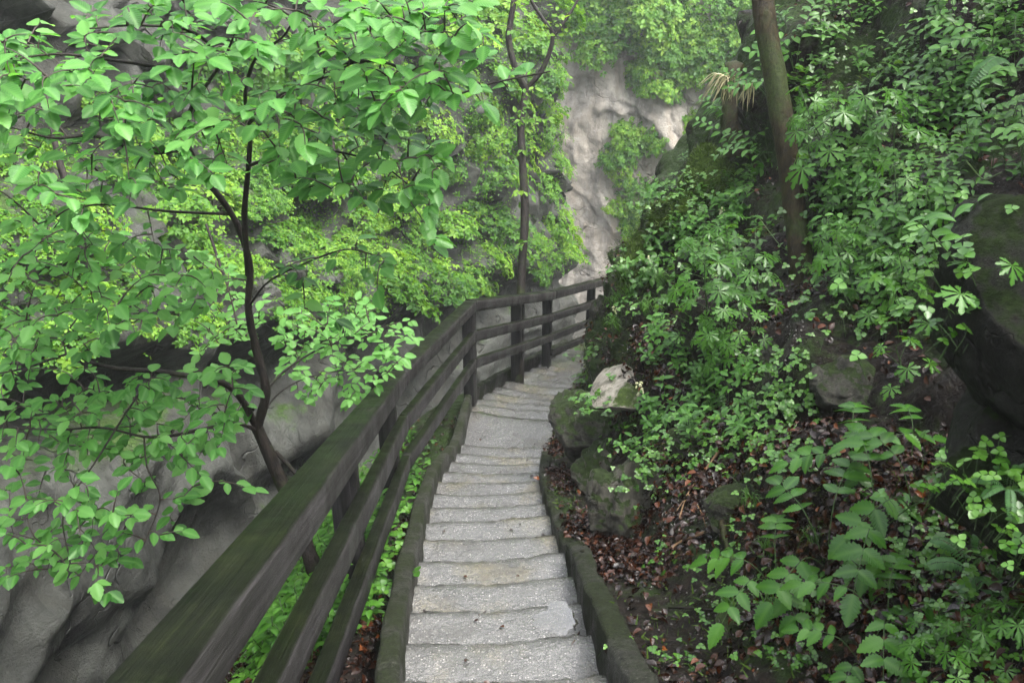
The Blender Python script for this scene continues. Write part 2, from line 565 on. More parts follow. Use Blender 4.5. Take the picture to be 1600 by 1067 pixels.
M = dict(
    soil=soil_mat(), concrete=concrete_mat(), kerb=kerb_mat(), wood=wood_mat(), litter=litter_mat(),
    cliff=rock_mat('gorge_limestone', (0.010, 0.011, 0.0098), (0.083, 0.088, 0.078), (0.034, 0.034, 0.027), 0.25, scale=0.8, bump=0.05, rough=(0.3, 0.6)),
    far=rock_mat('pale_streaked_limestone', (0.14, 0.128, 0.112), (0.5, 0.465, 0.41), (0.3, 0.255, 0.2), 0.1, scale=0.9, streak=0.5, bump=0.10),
    pale=rock_mat('pale_boulder', (0.09, 0.08, 0.07), (0.36, 0.33, 0.28), (0.16, 0.14, 0.11), 0.15, (0.04, 0.065, 0.011), scale=2.5, bump=0.02),
    mossy=rock_mat('mossy_boulder', (0.012, 0.012, 0.009), (0.125, 0.118, 0.095), (0.03, 0.03, 0.02), 0.5, (0.022, 0.038, 0.007), scale=2.5, bump=0.03),
    cushion=rock_mat('moss_cushion', (0.02, 0.02, 0.015), (0.1, 0.095, 0.07), (0.03, 0.03, 0.02), 1.7, (0.035, 0.062, 0.008), scale=2.5, bump=0.03, rough=(.8, .9), spec=.1),
    dark=rock_mat('shade_dark_wet_boulder', (0.003, 0.003, 0.0025), (0.03, 0.03, 0.025), (0.014, 0.011, 0.008), 0.35, (0.012, 0.022, 0.004), scale=2.0, rough=(0.5, 0.8), bump=0.04, spec=0.12),  # wet rock; the shade on it is put into the near-black colours
    elm=leaf_mat('broad_leaf', (0.03, 0.12, 0.018), (0.08, 0.25, 0.045), (0.17, 0.38, 0.095), 0.34, 0.5, 1.6, spec=0.4),
    bush=leaf_mat('ledge_leaf', (0.022, 0.085, 0.012), (0.08, 0.205, 0.02), (0.19, 0.33, 0.036), 0.5, 0.45, spec=0.25, rnd=0.55),
    herb=leaf_mat('herb_leaf', (0.018, 0.07, 0.008), (0.048, 0.155, 0.016), (0.1, 0.25, 0.032), 0.3, 0.36, 0.8, spec=0.42),
    clover=leaf_mat('clover_leaf', (0.024, 0.085, 0.008), (0.06, 0.17, 0.018), (0.11, 0.25, 0.032), 0.33, 0.3, spec=0.55),
    fern=leaf_mat('fern_leaf', (0.03, 0.09, 0.02), (0.05, 0.15, 0.03), (0.09, 0.22, 0.05), 0.45, 0.3),
    stem=plain_mat('green_stem', (0.03, 0.07, 0.015), (0.1, 0.16, 0.04)),
    twig=plain_mat('brown_twig', (0.02, 0.012, 0.008), (0.06, 0.038, 0.025)),
    stick=plain_mat('dead_stick', (0.09, 0.045, 0.02), (0.22, 0.13, 0.06)),
    bark=bark_mat('dark_bark', (0.005, 0.004, 0.004), (0.026, 0.02, 0.016), 0.12),
    barkm=bark_mat('mossy_bark', (0.009, 0.007, 0.003), (0.045, 0.034, 0.014), 0.5),
    cream=plain_mat('cream_plume', (0.3, 0.26, 0.13), (0.5, 0.45, 0.26)),
    yellow=plain_mat('pale_yellow_petals', (0.45, 0.45, 0.22), (0.65, 0.65, 0.4)),
    moss=leaf_mat('moss_blade', (0.03, 0.06, 0.01), (0.055, 0.1, 0.015), (0.1, 0.16, 0.025), 0.7, 0.2, spec=0.2),
    pebble=plain_mat('pale_pebble', (0.05, 0.048, 0.043), (0.22, 0.21, 0.19), 0.5),
)

# ------------------------------------------------------------------ the line of the stairs
RISE, H0 = 0.17, 2.7
LK = [(-0.42, 2.49), (-0.46, 2.86), (-0.48, 3.24), (-0.52, 3.63), (-0.53, 4.01), (-0.55, 4.42), (-0.58, 4.82), (-0.59, 5.22), (-0.60, 5.61),
      (-0.61, 6.03), (-0.59, 6.41), (-0.55, 6.83), (-0.52, 7.22), (-0.51, 7.65), (-0.46, 8.62), (-0.46, 9.08), (-0.42, 9.5), (-0.33, 9.97),
      (-0.2, 10.42), (-0.06, 10.91), (0.09, 11.39), (0.21, 11.85), (0.34, 12.29), (0.49, 12.76), (0.61, 13.24), (0.73, 13.65), (0.85, 14.1),
      (0.98, 14.57), (1.12, 15.05)]
RK = [(0.36, 2.53), (0.34, 2.92), (0.33, 3.3), (0.32, 3.69), (0.29, 4.09), (0.26, 4.47), (0.24, 4.9), (0.23, 5.26), (0.21, 5.65),
      (0.22, 6.03), (0.23, 6.41), (0.26, 6.8), (0.28, 7.16), (0.35, 7.6), (0.47, 8.41), (0.52, 8.9), (0.6, 9.33), (0.7, 9.74),
      (0.82, 10.16), (0.94, 10.66), (1.04, 11.1), (1.1, 11.58), (1.17, 12.05), (1.26, 12.54), (1.38, 13.02), (1.5, 13.43), (1.62, 13.88),
      (1.75, 14.35), (1.9, 14.8)]
N0 = 5
LK = [(-0.42 + 0.05 * j, 2.49 - 0.385 * j) for j in range(N0, 0, -1)] + LK
RK = [(0.36 + 0.03 * j, 2.53 - 0.385 * j) for j in range(N0, 0, -1)] + RK
LK, RK = np.array(LK), np.array(RK)
ZK = -H0 - RISE * (np.arange(len(LK)) - N0)


def interp_ext(Y, ys, vs):
    Y = np.asarray(Y, float)
    r = np.interp(Y, ys, vs)
    lo, hi = (vs[1] - vs[0]) / (ys[1] - ys[0]), (vs[-1] - vs[-2]) / (ys[-1] - ys[-2])
    return np.where(Y < ys[0], vs[0] + (Y - ys[0]) * lo, np.where(Y > ys[-1], vs[-1] + (Y - ys[-1]) * hi, r))


YC = (LK[:, 1] + RK[:, 1]) / 2
zpath = lambda Y: interp_ext(Y, YC, ZK)
xl = lambda Y: interp_ext(Y, LK[:, 1], LK[:, 0])
xr = lambda Y: interp_ext(Y, np.append(RK[:, 1], [15.6, 16.6, 18]), np.append(RK[:, 0], [2.6, 4.2, 7.0]))

# ------------------------------------------------------------------ the near hillside: bank, bed of the stairs, slope
NL, NRW = 46, 150
LB = [(-0.20, -0.07), (-0.45, -0.10), (-0.7, -0.2), (-1.0, -0.55), (-1.25, -1.2), (-1.45, -2.2), (-1.65, -4.0), (-1.85, -7), (-2.0, -11)]
KEYS = {
    -3: [(0, .12), (.35, .12), (.7, .35), (1.1, .8), (1.7, 1.5), (2.7, 2.7), (5, 6.5), (7.5, 12)],
    1: [(0, .12), (.35, .10), (.65, .28), (1.0, .62), (1.7, 1.35), (2.7, 2.6), (5, 6.5), (7.5, 12)],
    3: [(0, .10), (.3, .08), (.6, .28), (.9, .62), (1.6, 1.38), (2.7, 2.6), (5, 6.0), (7.5, 12)],
    5: [(0, .08), (.25, .08), (.5, .38), (.8, .9), (1.5, 1.7), (2.6, 2.9), (4.8, 6.0), (7.2, 12)],
    7: [(0, .06), (.3, .12), (.55, .6), (.85, 1.25), (1.4, 2.2), (2.3, 3.3), (4.2, 6.4), (6.8, 12)],
    8.6: [(0, .06), (.28, .45), (.42, .95), (.62, 1.5), (.9, 2.3), (1.45, 3.25), (1.95, 4.5), (5.5, 12)],
    10: [(0, .06), (.25, .55), (.4, 1.05), (.55, 1.6), (.8, 2.3), (1.3, 3.2), (1.9, 4.4), (5.5, 12)],
    13: [(0, .06), (.2, .5), (.4, 1.2), (.7, 2.0), (1.2, 3.0), (1.8, 3.9), (2.6, 5.0), (6, 12)],
    18: [(0, .06), (.3, .6), (.6, 1.4), (1.0, 2.2), (1.6, 3.2), (2.2, 4.4), (3.0, 6), (6, 12)],
}


def resample(poly, n, power=1.6):
    p = np.array(poly, float)
    L = np.concatenate([[0], np.cumsum(np.linalg.norm(np.diff(p, axis=0), axis=1))])
    q = np.linspace(0, 1, n) ** power * L[-1]
    return np.stack([np.interp(q, L, p[:, 0]), np.interp(q, L, p[:, 1])], 1)


kY = np.array(sorted(KEYS))
kP = np.array([resample(KEYS[k], NRW) for k in sorted(KEYS)])
lbP = resample(LB, NL, 1.3)
YS = np.arange(-3, 17.6, 0.07)
rows = []
for Y in YS:
    j = np.clip(np.searchsorted(kY, Y) - 1, 0, len(kY) - 2)
    w = np.clip((Y - kY[j]) / (kY[j + 1] - kY[j]), 0, 1)
    w = w * w * (3 - 2 * w)
    R = kP[j] * (1 - w) + kP[j + 1] * w
    z = float(zpath(Y))
    a, b = float(xl(Y)), float(xr(Y))
    left = np.stack([a + lbP[::-1, 0], np.full(NL, Y), z + lbP[::-1, 1]], 1)
    mid = np.array([[a - 0.1, Y, z - 0.4], [(a + b) / 2, Y, z - 0.42], [b + 0.03, Y, z - 0.4]])
    right = np.stack([b + 0.10 + R[:, 0], np.full(NRW, Y), z + R[:, 1]], 1)
    rows.append(np.vstack([left, mid, right]))
HP = np.array(rows)
nY, nU = HP.shape[:2]
dxr = np.concatenate([np.linspace(1.6, 0.0, NL), [0, 0, 0], kP[3][:, 0]])
amp = sstep(0.05, 1.0, dxr)[None, :, None]
nrm = np.cross(np.gradient(HP, axis=1), np.gradient(HP, axis=0))
nrm = unit(nrm)
nrm *= np.sign(nrm[..., 2:3] + 1e-6) * 1.0
disp = 0.22 * fbm(HP, 0.9, 3, 5) + 0.10 * fbm(HP, 2.6, 3, 9) + 0.03 * fbm(HP, 9, 3, 2)
lump = np.maximum(0, vnoise(HP * 1.9, 77) - 0.25) * 0.35
HP = HP + nrm * amp * (disp + lump)[..., None]
hill = mesh_np('hillside', HP.reshape(-1, 3), grid_quads(nY, nU)[:, ::-1], M['soil'])
props(hill, kind='structure')


def bvh_of(o):
    me = o.data
    n = len(me.vertices)
    co = np.empty(n * 3, np.float32)
    me.vertices.foreach_get('co', co)
    mw = o.matrix_basis
    vs = [mw @ Vector(v) for v in co.reshape(-1, 3)]
    return BVHTree.FromPolygons(vs, [tuple(p.vertices) for p in me.polygons])


hill_bvh = bvh_of(hill)

# ------------------------------------------------------------------ the cliff across the gorge
WALL = curve([(-5.6, -4), (-4.6, 1), (-3.9, 5), (-3.3, 8.5), (-2.3, 12), (-0.6, 15.8), (1.4, 18.8), (1.75, 20.2), (0.9, 22)], 300)
seglen = np.concatenate([[0], np.cumsum(np.linalg.norm(np.diff(WALL, axis=0), axis=1))])
sW = np.arange(0, seglen[-1], 0.1)
PW = np.stack([np.interp(sW, seglen, WALL[:, 0]), np.interp(sW, seglen, WALL[:, 1])], 1)
TW = unit(np.gradient(PW, axis=0))
NW = np.stack([-TW[:, 1], TW[:, 0]], 1)                  # away from the gorge (to the left of travel)
zW = np.arange(-13, 3.0, 0.1)
Yw = PW[:, 1]
wv = np.array([[0, 0, 0.35]])
nlow = vnoise(np.stack([sW * 0.5, 0 * sW, 0 * sW], 1), 3)
zb = np.interp(Yw, [0, 5, 7, 8.5, 10, 14, 19, 22], [-2.3, -2.5, -3.0, -3.9, -5.0, -6.0, -7.2, -7.2]) + 0.35 * nlow
zt = np.interp(Yw, [0, 6, 8, 10, 13, 15.5, 17.5, 22], [-2.0, -2.1, -2.1, -1.9, -2.3, -1.6, 1.5, 2.5]) + 0.3 * vnoise(np.stack([sW * 0.6, 0 * sW, 0 * sW], 1), 8)
q = (zW[None, :] - zb[:, None]) / (zt - zb)[:, None]
depth = 1.6 * np.interp(np.clip(q, -0.2, 1.2), [-0.2, 0, .12, .3, .42, .5, .56, .72, .85, 1.0, 1.2], [0, 0, .2, .42, .5, .38, .55, .8, .88, 1.0, 1.0])
under = 0.5 * np.exp(-((zW[None, :] - zb[:, None] + 0.7) / 0.45) ** 2)
Wp = np.zeros((len(sW), len(zW), 3))
Wp[..., 0] = PW[:, None, 0] + NW[:, None, 0] * (depth + under)
Wp[..., 1] = PW[:, None, 1] + NW[:, None, 1] * (depth + under)
Wp[..., 2] = zW[None, :]
SZ = np.stack([np.broadcast_to(sW[:, None], q.shape), np.broadcast_to(zW[None], q.shape), np.zeros(q.shape)], -1)
low = sstep(0.1, -0.3, q)
SR = SZ @ np.array([[.97, .24, 0], [-.24, .97, 0], [0, 0, 1.]])
scal = np.abs(vnoise(SR * np.array([0.26, 0.75, 1]) + np.array([0, 0, .3]) + 0.6 * vnoise(SZ * 0.5, 4)[..., None], 11))
scal = scal + 0.4 * np.abs(vnoise(SR * np.array([.6, 1.9, 1]) + .5, 12)) + 0.12 * np.abs(fbm(SR * np.array([1.2, 3.2, 1]), 1, 3, 13))
rough_d = 0.35 * fbm(Wp, 0.7, 3, 21) + 0.22 * np.abs(fbm(Wp, 1.7, 4, 22)) + 0.05 * fbm(Wp, 6, 3, 23)
strata = 0.08 * np.abs(vnoise(SZ * np.array([.5, 2.6, 1]) + 0.7 * SZ[..., [1, 0, 2]] * np.array([0, .5, 0]), 31))
saw_ = lambda v: (v - np.floor(v)) - .5
wob_ = 0.8 * fbm(Wp, .6, 3, 36)
rough_d = rough_d + 0.22 * saw_(0.7 * (SZ[..., 0] * .45 + SZ[..., 1]) + wob_) + 0.14 * saw_(1.1 * (SZ[..., 0] - .4 * SZ[..., 1]) + 1.4 * wob_) + 0.07 * saw_(2.6 * (SZ[..., 0] * .5 + SZ[..., 1]) + 2 * wob_)
dd = low * (0.75 * (scal - 0.3) + 0.02 * fbm(Wp, 5, 2, 23)) + (1 - low) * (rough_d + strata)
Wp[..., 0] += NW[:, None, 0] * dd
Wp[..., 1] += NW[:, None, 1] * dd
cliff = mesh_np('gorge_cliff', Wp.reshape(-1, 3), grid_quads(len(sW), len(zW)), M['cliff'])
props(cliff, kind='structure')

# the pale cliff farther up the gorge
xs, zs = np.concatenate([np.arange(-5, 0.5, 0.2), np.arange(0.5, 9, 0.07), np.arange(9, 16, 0.2)]), np.arange(-15, 3, 0.075)
Fp = np.zeros((len(xs), len(zs), 3))
Fp[..., 0] = xs[:, None]
Fp[..., 2] = zs[None]
X_, Z_ = Fp[..., 0], Fp[..., 2]
Fp[..., 1] = 24.5 + 0.10 * np.abs(X_ - 3) + 0.16 * (Z_ + 6)
diag = np.stack([X_ + 0.35 * Z_, Z_ - 0.2 * X_, 0 * X_], -1)
dF = 0.5 * vnoise(diag * np.array([.35, .1, 1]), 41) + 0.07 * fbm(diag * np.array([1.2, .4, 1]), 1, 4, 43) + 0.035 * fbm(Fp, 1.6, 5, 45)
saw = lambda v: (v - np.floor(v)) - .5
wob = 0.9 * fbm(Fp, .33, 4, 46)
dF += 0.16 * saw(0.3 * (X_ * .55 + Z_) + wob) * (0.6 + 0.5 * vnoise(Fp * .6, 48)) + 0.08 * saw(0.5 * (X_ - .35 * Z_) + 1.3 * wob + .4) + 0.03 * saw(1.3 * (X_ * .8 + Z_ * .9) + 2 * wob) + 0.04 * np.abs(fbm(Fp, 2.2, 4, 49))
dF -= 0.35 * sstep(0.8, -0.1, np.abs(X_ - 4.3 + 0.25 * (Z_ + 5)))
Fp[..., 1] += dF
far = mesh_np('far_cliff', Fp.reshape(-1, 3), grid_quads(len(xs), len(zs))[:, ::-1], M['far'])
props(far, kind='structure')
xx, yy = np.meshgrid(np.arange(-12, 20, 0.6), np.arange(-8, 30, 0.6), indexing='ij')
sw = NT('stream_water')
gpos = sw.n('NewGeometry').outputs['Position']
sw.surf((0.04, 0.04, 0.036), 0.2, sw.bump(sw.noise(gpos, 4, 4, 0.6), 0.05))
wat = mesh_np('water', np.stack([xx, yy, -10.6 + 0 * xx], -1).reshape(-1, 3), grid_quads(*xx.shape), sw.m)
props(wat, kind='structure')

# ------------------------------------------------------------------ stairs
stairs = empty('staircase', (0, 3, -3), 'narrow wet grey concrete staircase winding down between railing and rocky slope', 'stairs')
LOC0 = np.array([0, 3, -3.0])
for k in range(1, len(LK)):
    nu, nv = 34, 14
    back = 0.03
    La, Ra, Lb, Rb = LK[k - 1], RK[k - 1], LK[k], RK[k]
    eL, eR = unit(La - Ra), unit(Lb - Rb)
    ext_r = 0.05 if k - N0 <= 12 else 0.02
    La, Lb = La + eL * 0.05, Lb + eR * 0.05
    Ra, Rb = Ra - eL * ext_r, Rb - eR * ext_r
    La, Ra = La - unit(Lb - La) * back, Ra - unit(Rb - Ra) * back
    u = np.linspace(0, 1, nu)[:, None, None]
    v = np.linspace(0, 1, nv)[None, :, None]
    P = (La * (1 - u) + Ra * u) * (1 - v) + (Lb * (1 - u) + Rb * u) * v
    z = np.full((nu, nv, 1), ZK[k])
    P = np.concatenate([P, z], 2)
    fw = np.append(unit((Lb + Rb) - (La + Ra)), 0)
    edge = fbm(P * 1.0, 5, 3, 51)[..., None]
    wear = np.exp(-((u - .5) / .28) ** 2)
    P[..., 2:] += 0.004 * edge + 0.004 * fbm(P, 16, 3, 52)[..., None] - 0.012 * wear * v ** 2 - 0.02 * sstep(.88, 1, v)
    P += fw * (v ** 6) * (0.003 * edge + 0.009 * fbm(P, 24, 3, 53)[..., None] - 0.010 * wear)
    last = P[:, -1]
    lip = [P]
    for dz, df in ((-0.012, 0.008), (-0.03, 0.010), (-0.09, 0.0), (-0.26, -0.005)):
        r_ = last + fw * df
        r_ = r_ + np.array([0, 0, dz]) + fw * 0.008 * fbm(r_, 12, 3, 54)[:, None]
        lip.append(r_[:, None])
    P = np.concatenate(lip, 1)
    n2 = P.shape[1]
    bag = Bag()
    bag.add(P.reshape(-1, 3) - LOC0, grid_quads(nu, n2)[:, ::-1])
    for uu in (0, nu - 1):
        top = P[uu, :nv] - LOC0
        bot = top - np.array([0, 0, 0.24])
        sid = np.stack([top, bot], 1).reshape(-1, 3)
        qd = grid_quads(nv, 2)
        bag.add(sid, qd if uu else qd[:, ::-1])
    bag.build('step' if k - N0 != 14 else 'landing', M['concrete'], stairs)
# the path turns right behind the rock
u, v = np.meshgrid(np.linspace(0, 1, 12), np.linspace(0, 1, 20), indexing='ij')
A, B, C_, D_ = np.array([1.1, 14.95]), np.array([1.9, 14.7]), np.array([4.4, 16.4]), np.array([4.6, 15.5])
Pl = (A * (1 - v[..., None]) + C_ * v[..., None]) * (1 - u[..., None]) + (B * (1 - v[..., None]) + D_ * v[..., None]) * u[..., None]
Pl = np.concatenate([Pl, np.full(u.shape + (1,), ZK[-1] - 0.16)], 2)
mesh_np('landing', Pl.reshape(-1, 3) - LOC0, grid_quads(12, 20), M['concrete'], parent=stairs)


def sweep_box(path, wdir, w, h, seed, below=0.35, bev=0.012, noise=0.012):
    """Rounded box section along a path; path is the top inner edge, wdir points to the outer side."""
    path = np.asarray(path, float)
    sec = [(0, -below), (0, -h * 0.5), (0, -bev), (bev, 0), (w * .35, 0.004), (w * .7, 0.003), (w - bev, 0), (w, -bev), (w, -h * 0.5), (w, -below)]
    V = np.stack([path + wdir * a + np.array([0, 0, b]) for a, b in sec], 1)
    V = V + (noise * fbm(V, 5, 3, seed) + noise * 0.5 * fbm(V, 22, 2, seed + 1))[..., None] * np.array([.6, .2, 1])
    Q = grid_quads(len(path), len(sec))
    ends = []
    for e, flip in ((0, True), (len(path) - 1, False)):
        b = e * len(sec)
        for i in range(len(sec) // 2 - 1):
            qd = [b + i, b + i + 1, b + len(sec) - 2 - i, b + len(sec) - 1 - i]
            ends.append(qd[::-1] if flip else qd)
    return V.reshape(-1, 3), np.vstack([Q, ends])


def kerb(name, label, ys, side, top, w, seed, off=0.0):
    ys = np.asarray(ys, float)
    y = np.arange(ys[0], ys[-1], 0.06)
    x = (xl(y) if side < 0 else xr(y)) + off * side
    hz = zpath(y) + np.interp(y, ys, top)
    p = np.stack([x, y, hz], 1)
    t = unit(np.gradient(p, axis=0) * np.array([1, 1, 0]))
    wd = np.stack([-t[:, 1], t[:, 0], 0 * y], 1) * (1 if side < 0 else -1)
    V, Q = sweep_box(p, wd, w, 0.2, seed)
    o = mesh_np(name, V, Q if side < 0 else Q[:, ::-1], M['kerb'])
    props(o, label, 'kerb')
    return o


kerb('kerb', 'long mossy concrete kerb along the foot of the wooden railing', [0.9, 2.5, 5, 7.5, 9, 12, 15.0], -1, [.12, .12, .11, .11, .17, .2, .2], 0.09, 61, 0.015)
kerb('kerb', 'mossy kerb at the right edge of the nearest steps', [1.2, 2.5, 3.2, 4.02], 1, [.17, .17, .16, .13], 0.105, 63, 0.015)
kerb('kerb', 'lower mossy kerb between middle steps and strip of fallen leaves', [4.0, 5.5, 6.6, 7.05], 1, [.05, .08, .09, .08], 0.095, 65, 0.015)

# ------------------------------------------------------------------ railing
rail = empty('wooden_railing', (-0.7, 3, -3.2), 'dark weathered wooden railing with mossy green handrail and two lower rails', 'railing')
R0 = np.array([-0.7, 3, -3.2])


def beam(a, b, w, h, seed, name, parent=rail, drop=0.0, out=0.0):
    """a, b: inner top edge; the section extends outwards (left) by w and down by h."""
    a, b = np.array(a, float), np.array(b, float)
    d = unit(b - a)
    sd = unit(np.array([-d[1], d[0], 0]))
    up = np.cross(sd, d)
    up = up if up[2] > 0 else -up
    n = max(2, int(np.linalg.norm(b - a) / 0.08))
    bv = 0.008
    sec = [(0, -h + bv), (0, -h * .66), (0, -h * .33), (0, -bv), (bv, 0), (w * .33, 0), (w * .66, 0), (w - bv, 0), (w, -bv), (w, -h + bv), (w - bv, -h), (bv, -h)]
    L = np.linalg.norm(b - a)
    ts = np.linspace(0, 1, n)
    V, uv = [], []
    per = np.concatenate([[0], np.cumsum([math.dist(sec[i], sec[i + 1]) for i in range(len(sec) - 1)])])
    for t in ts:
        p = a + (b - a) * t + np.array([0, 0, drop]) + sd * out
        for (x, y), q_ in zip(sec, per):
            V.append(p + sd * x + up * y)
            uv.append((t * L + seed * 3.7, q_ + seed * 0.91))
    V, uv = np.array(V), np.array(uv)
    V += (0.004 * fbm(V, 3, 3, seed) + 0.0015 * fbm(V, 15, 2, seed))[:, None] * np.array([1, .2, 1])
    m = len(sec)
    i = np.arange(n - 1)[:, None] * m + np.arange(m)[None]
    j = np.arange(n - 1)[:, None] * m + (np.arange(m)[None] + 1) % m
    Q = np.stack([i, j, j + m, i + m], -1).reshape(-1, 4)
    cap = [[0, 1, 10, 11], [1, 2, 9, 10], [2, 3, 8, 9], [3, 4, 7, 8], [4, 5, 6, 7]]
    e = (n - 1) * m
    Q = np.vstack([Q, [c[::-1] for c in cap], [[e + x for x in c] for c in cap]])
    return mesh_np(name, V - R0, Q, M['wood'], uv, None, parent, smooth=False)


RP = [(-0.535, 0.35, -0.88), (-0.765, 5.55, -2.94), (-0.405, 9.0, -3.88), (0.70, 12.6, -5.27), (2.05, 15.6, -6.2)]
sd_ = 11
for i in range(4):
    a, b = np.array(RP[i], float), np.array(RP[i + 1], float)
    ga = (b - a) / np.linalg.norm(b - a) * 0.004
    beam(a + ga, b - ga, 0.135, 0.125, sd_, 'handrail')
    beam(a + ga, b - ga, 0.07, 0.13, sd_ + 1, 'rail', drop=-0.38, out=0.012)
    beam(a + ga, b - ga, 0.07, 0.12, sd_ + 2, 'rail', drop=-0.735, out=0.012)
    sd_ += 3
a, b = np.array(RP[3]), np.array(RP[4])
beam(a, b, 0.06, 0.12, sd_, 'rail', drop=-1.02, out=0.012)


def post(x, y, ztop, zbot, yaw, seed, s=0.12):
    bag = Bag()
    c, sn = math.cos(yaw), math.sin(yaw)
    hs = s / 2
    bv = 0.008
    sec = [(-hs, -hs + bv), (-hs, 0), (-hs, hs - bv), (-hs + bv, hs), (0, hs), (hs - bv, hs), (hs, hs - bv), (hs, 0), (hs, -hs + bv), (hs - bv, -hs), (0, -hs), (-hs + bv, -hs)]
    zz = np.linspace(zbot, ztop, 14)
    V = np.array([[x + u_ * c - v_ * sn, y + u_ * sn + v_ * c, z_] for z_ in zz for u_, v_ in sec])
    uv = np.array([[z_ + seed, 0.04 * i + seed] for z_ in zz for i in range(12)])
    V[:, :2] += 0.003 * fbm(V, 4, 2, seed)[:, None]
    i = np.arange(13)[:, None] * 12 + np.arange(12)[None]
    j = np.arange(13)[:, None] * 12 + (np.arange(12)[None] + 1) % 12
    Q = np.stack([i, j, j + 12, i + 12], -1).reshape(-1, 4)
    e = 13 * 12
    top = [[e + 0, e + 1, e + 10, e + 11], [e + 1, e + 2, e + 9, e + 10], [e + 2, e + 3, e + 8, e + 9], [e + 3, e + 4, e + 7, e + 8], [e + 4, e + 5, e + 6, e + 7]]
    return mesh_np('post', V - R0, np.vstack([Q, np.array(top)[:, ::-1]]), M['wood'], uv, None, rail, smooth=False)


def rail_at(Y):
    ys = [p[1] for p in RP]
    return np.interp(Y, ys, [p[0] for p in RP]), np.interp(Y, ys, [p[2] for p in RP])


for i, Y in enumerate((0.6, 3.55, 5.45, 9.0, 11.0, 12.62, 14.6)):
    x, zt_ = rail_at(Y)
    seg = 0 if Y < 5.5 else 1 if Y < 9 else 2 if Y < 12.6 else 3
    d = np.array(RP[seg + 1]) - np.array(RP[seg])
    sd = unit(np.array([-d[1], d[0], 0]))
    c = np.array([x, Y, 0]) + sd * (0.07 + 0.085)
    if i == 3:
        c = np.array([x - 0.09, Y + 0.03, 0])
    post(c[0], c[1], zt_ - 0.128, zt_ - 1.35, math.atan2(d[1], d[0]), 70 + i, 0.13)

# ------------------------------------------------------------------ leaf templates (x across, y along, z up; unit length)
def leaf_template(width=0.33, stations=11, fold=0.22, droop=0.18, serr=0.07, tipw=0.0, power=0.85):
    v = np.linspace(0, 1, stations)
    w = width * np.sin(np.pi * np.clip(v, 0, 1) ** power) ** 0.8
    w = w * (1 + serr * np.where(np.arange(stations) % 2, 1, -1))
    w[0], w[-1] = 0.012, 0.004
    V, uv = [], []
    for x_, y_ in zip(w, v):
        z_ = -droop * y_ * y_
        V += [(-x_, y_, z_ + fold * x_), (0, y_, z_), (x_, y_, z_ + fold * x_)]
        uv += [(-x_, y_), (0, y_), (x_, y_)]
    return np.array(V), grid_quads(stations, 3), np.array(uv)


def small_leaf(width=0.3, fold=0.3, droop=0.15):
    V = np.array([(0, 0, 0), (0, .5, -droop * .3), (0, 1, -droop), (-width, .42, fold * width), (width, .42, fold * width), (-width * .6, .75, fold * width * .5 - droop * .5), (width * .6, .75, fold * width * .5 - droop * .5)])
    Q = np.array([(0, 1, 5, 3), (1, 2, 2, 5), (0, 4, 6, 1), (1, 6, 2, 2)])
    Q = np.array([(0, 1, 5, 3), (0, 4, 6, 1), (1, 2, 5, 5), (1, 6, 2, 2)])
    return V, Q[:2], V[:, :2]


def diamond_leaf(width=0.3, fold=0.3, droop=0.15):
    V = np.array([(0, 0, 0), (-width, .38, fold * width), (-width * .7, .72, fold * width * .6 - droop * .5), (0, 1, -droop), (width * .7, .72, fold * width * .6 - droop * .5), (width, .38, fold * width)])
    return V, np.array([(0, 3, 2, 1), (0, 5, 4, 3)]), V[:, :2]


def palmate_template(seed=0, lobes=7):
    r = np.random.default_rng(seed)
    V, Q, uv = [], [], []
    for a, Ln in zip(np.radians(np.linspace(-128, 128, lobes)), np.interp(np.linspace(-1, 1, lobes), [-1, -.5, 0, .5, 1], [.62, .9, 1.0, .9, .62])):
        Ln = Ln * r.uniform(.92, 1.08)
        pr = np.array([(0, 0), (.34, 0), (.66, 0), (1, 0), (.36, -.075), (.36, .075), (.74, -.24), (.74, .24), (.70, -.10), (.70, .10), (.90, -.13), (.90, .13), (.84, -.06), (.84, .06)]) * Ln
        b = len(V)
        for x, y in pr:
            X, Y = x * math.sin(a) + y * math.cos(a), x * math.cos(a) - y * math.sin(a)
            V.append((X, Y, 0.10 * math.sqrt(x) * 0 - 0.28 * (x) ** 2 + 0.25 * abs(y)))
            uv.append((y, x))
        Q += [[b + i for i in f] for f in ((0, 5, 1, 4), (1, 2, 6, 4), (1, 5, 7, 2), (2, 3, 10, 8), (2, 9, 11, 3))]
    return np.array(V), np.array(Q)[:, ::-1], np.array(uv)


T_ELM = leaf_template()
T_OVAL = leaf_template(0.27, 7, 0.3, 0.3, 0.0, power=0.95)
T_LANCE = leaf_template(0.19, 6, 0.3, 0.25, 0.0)
T_SERR = leaf_template(0.30, 15, 0.25, 0.25, 0.15, power=0.72)
T_DIA = diamond_leaf()
T_ROUND = diamond_leaf(0.46, 0.15, 0.1)
T_PALM = [palmate_template(i) for i in range(3)]


def rot_about(n, d, ang):
    c, s_ = math.cos(ang), math.sin(ang)
    return d * c + np.cross(n, d) * s_


def rnd_dir(n, r):
    return unit(r.normal(size=(n, 3)))


# ------------------------------------------------------------------ plant prototypes: {part name: mesh data}
def proto(*parts):
    """Each part: (name, (bag, material), ...). A single part called None makes the plant one mesh."""
    out = []
    for nm, *pairs in parts:
        o = build_multi(nm or 'plant', pairs)
        out.append((nm, o.data))
        bpy.data.objects.remove(o)
    return out


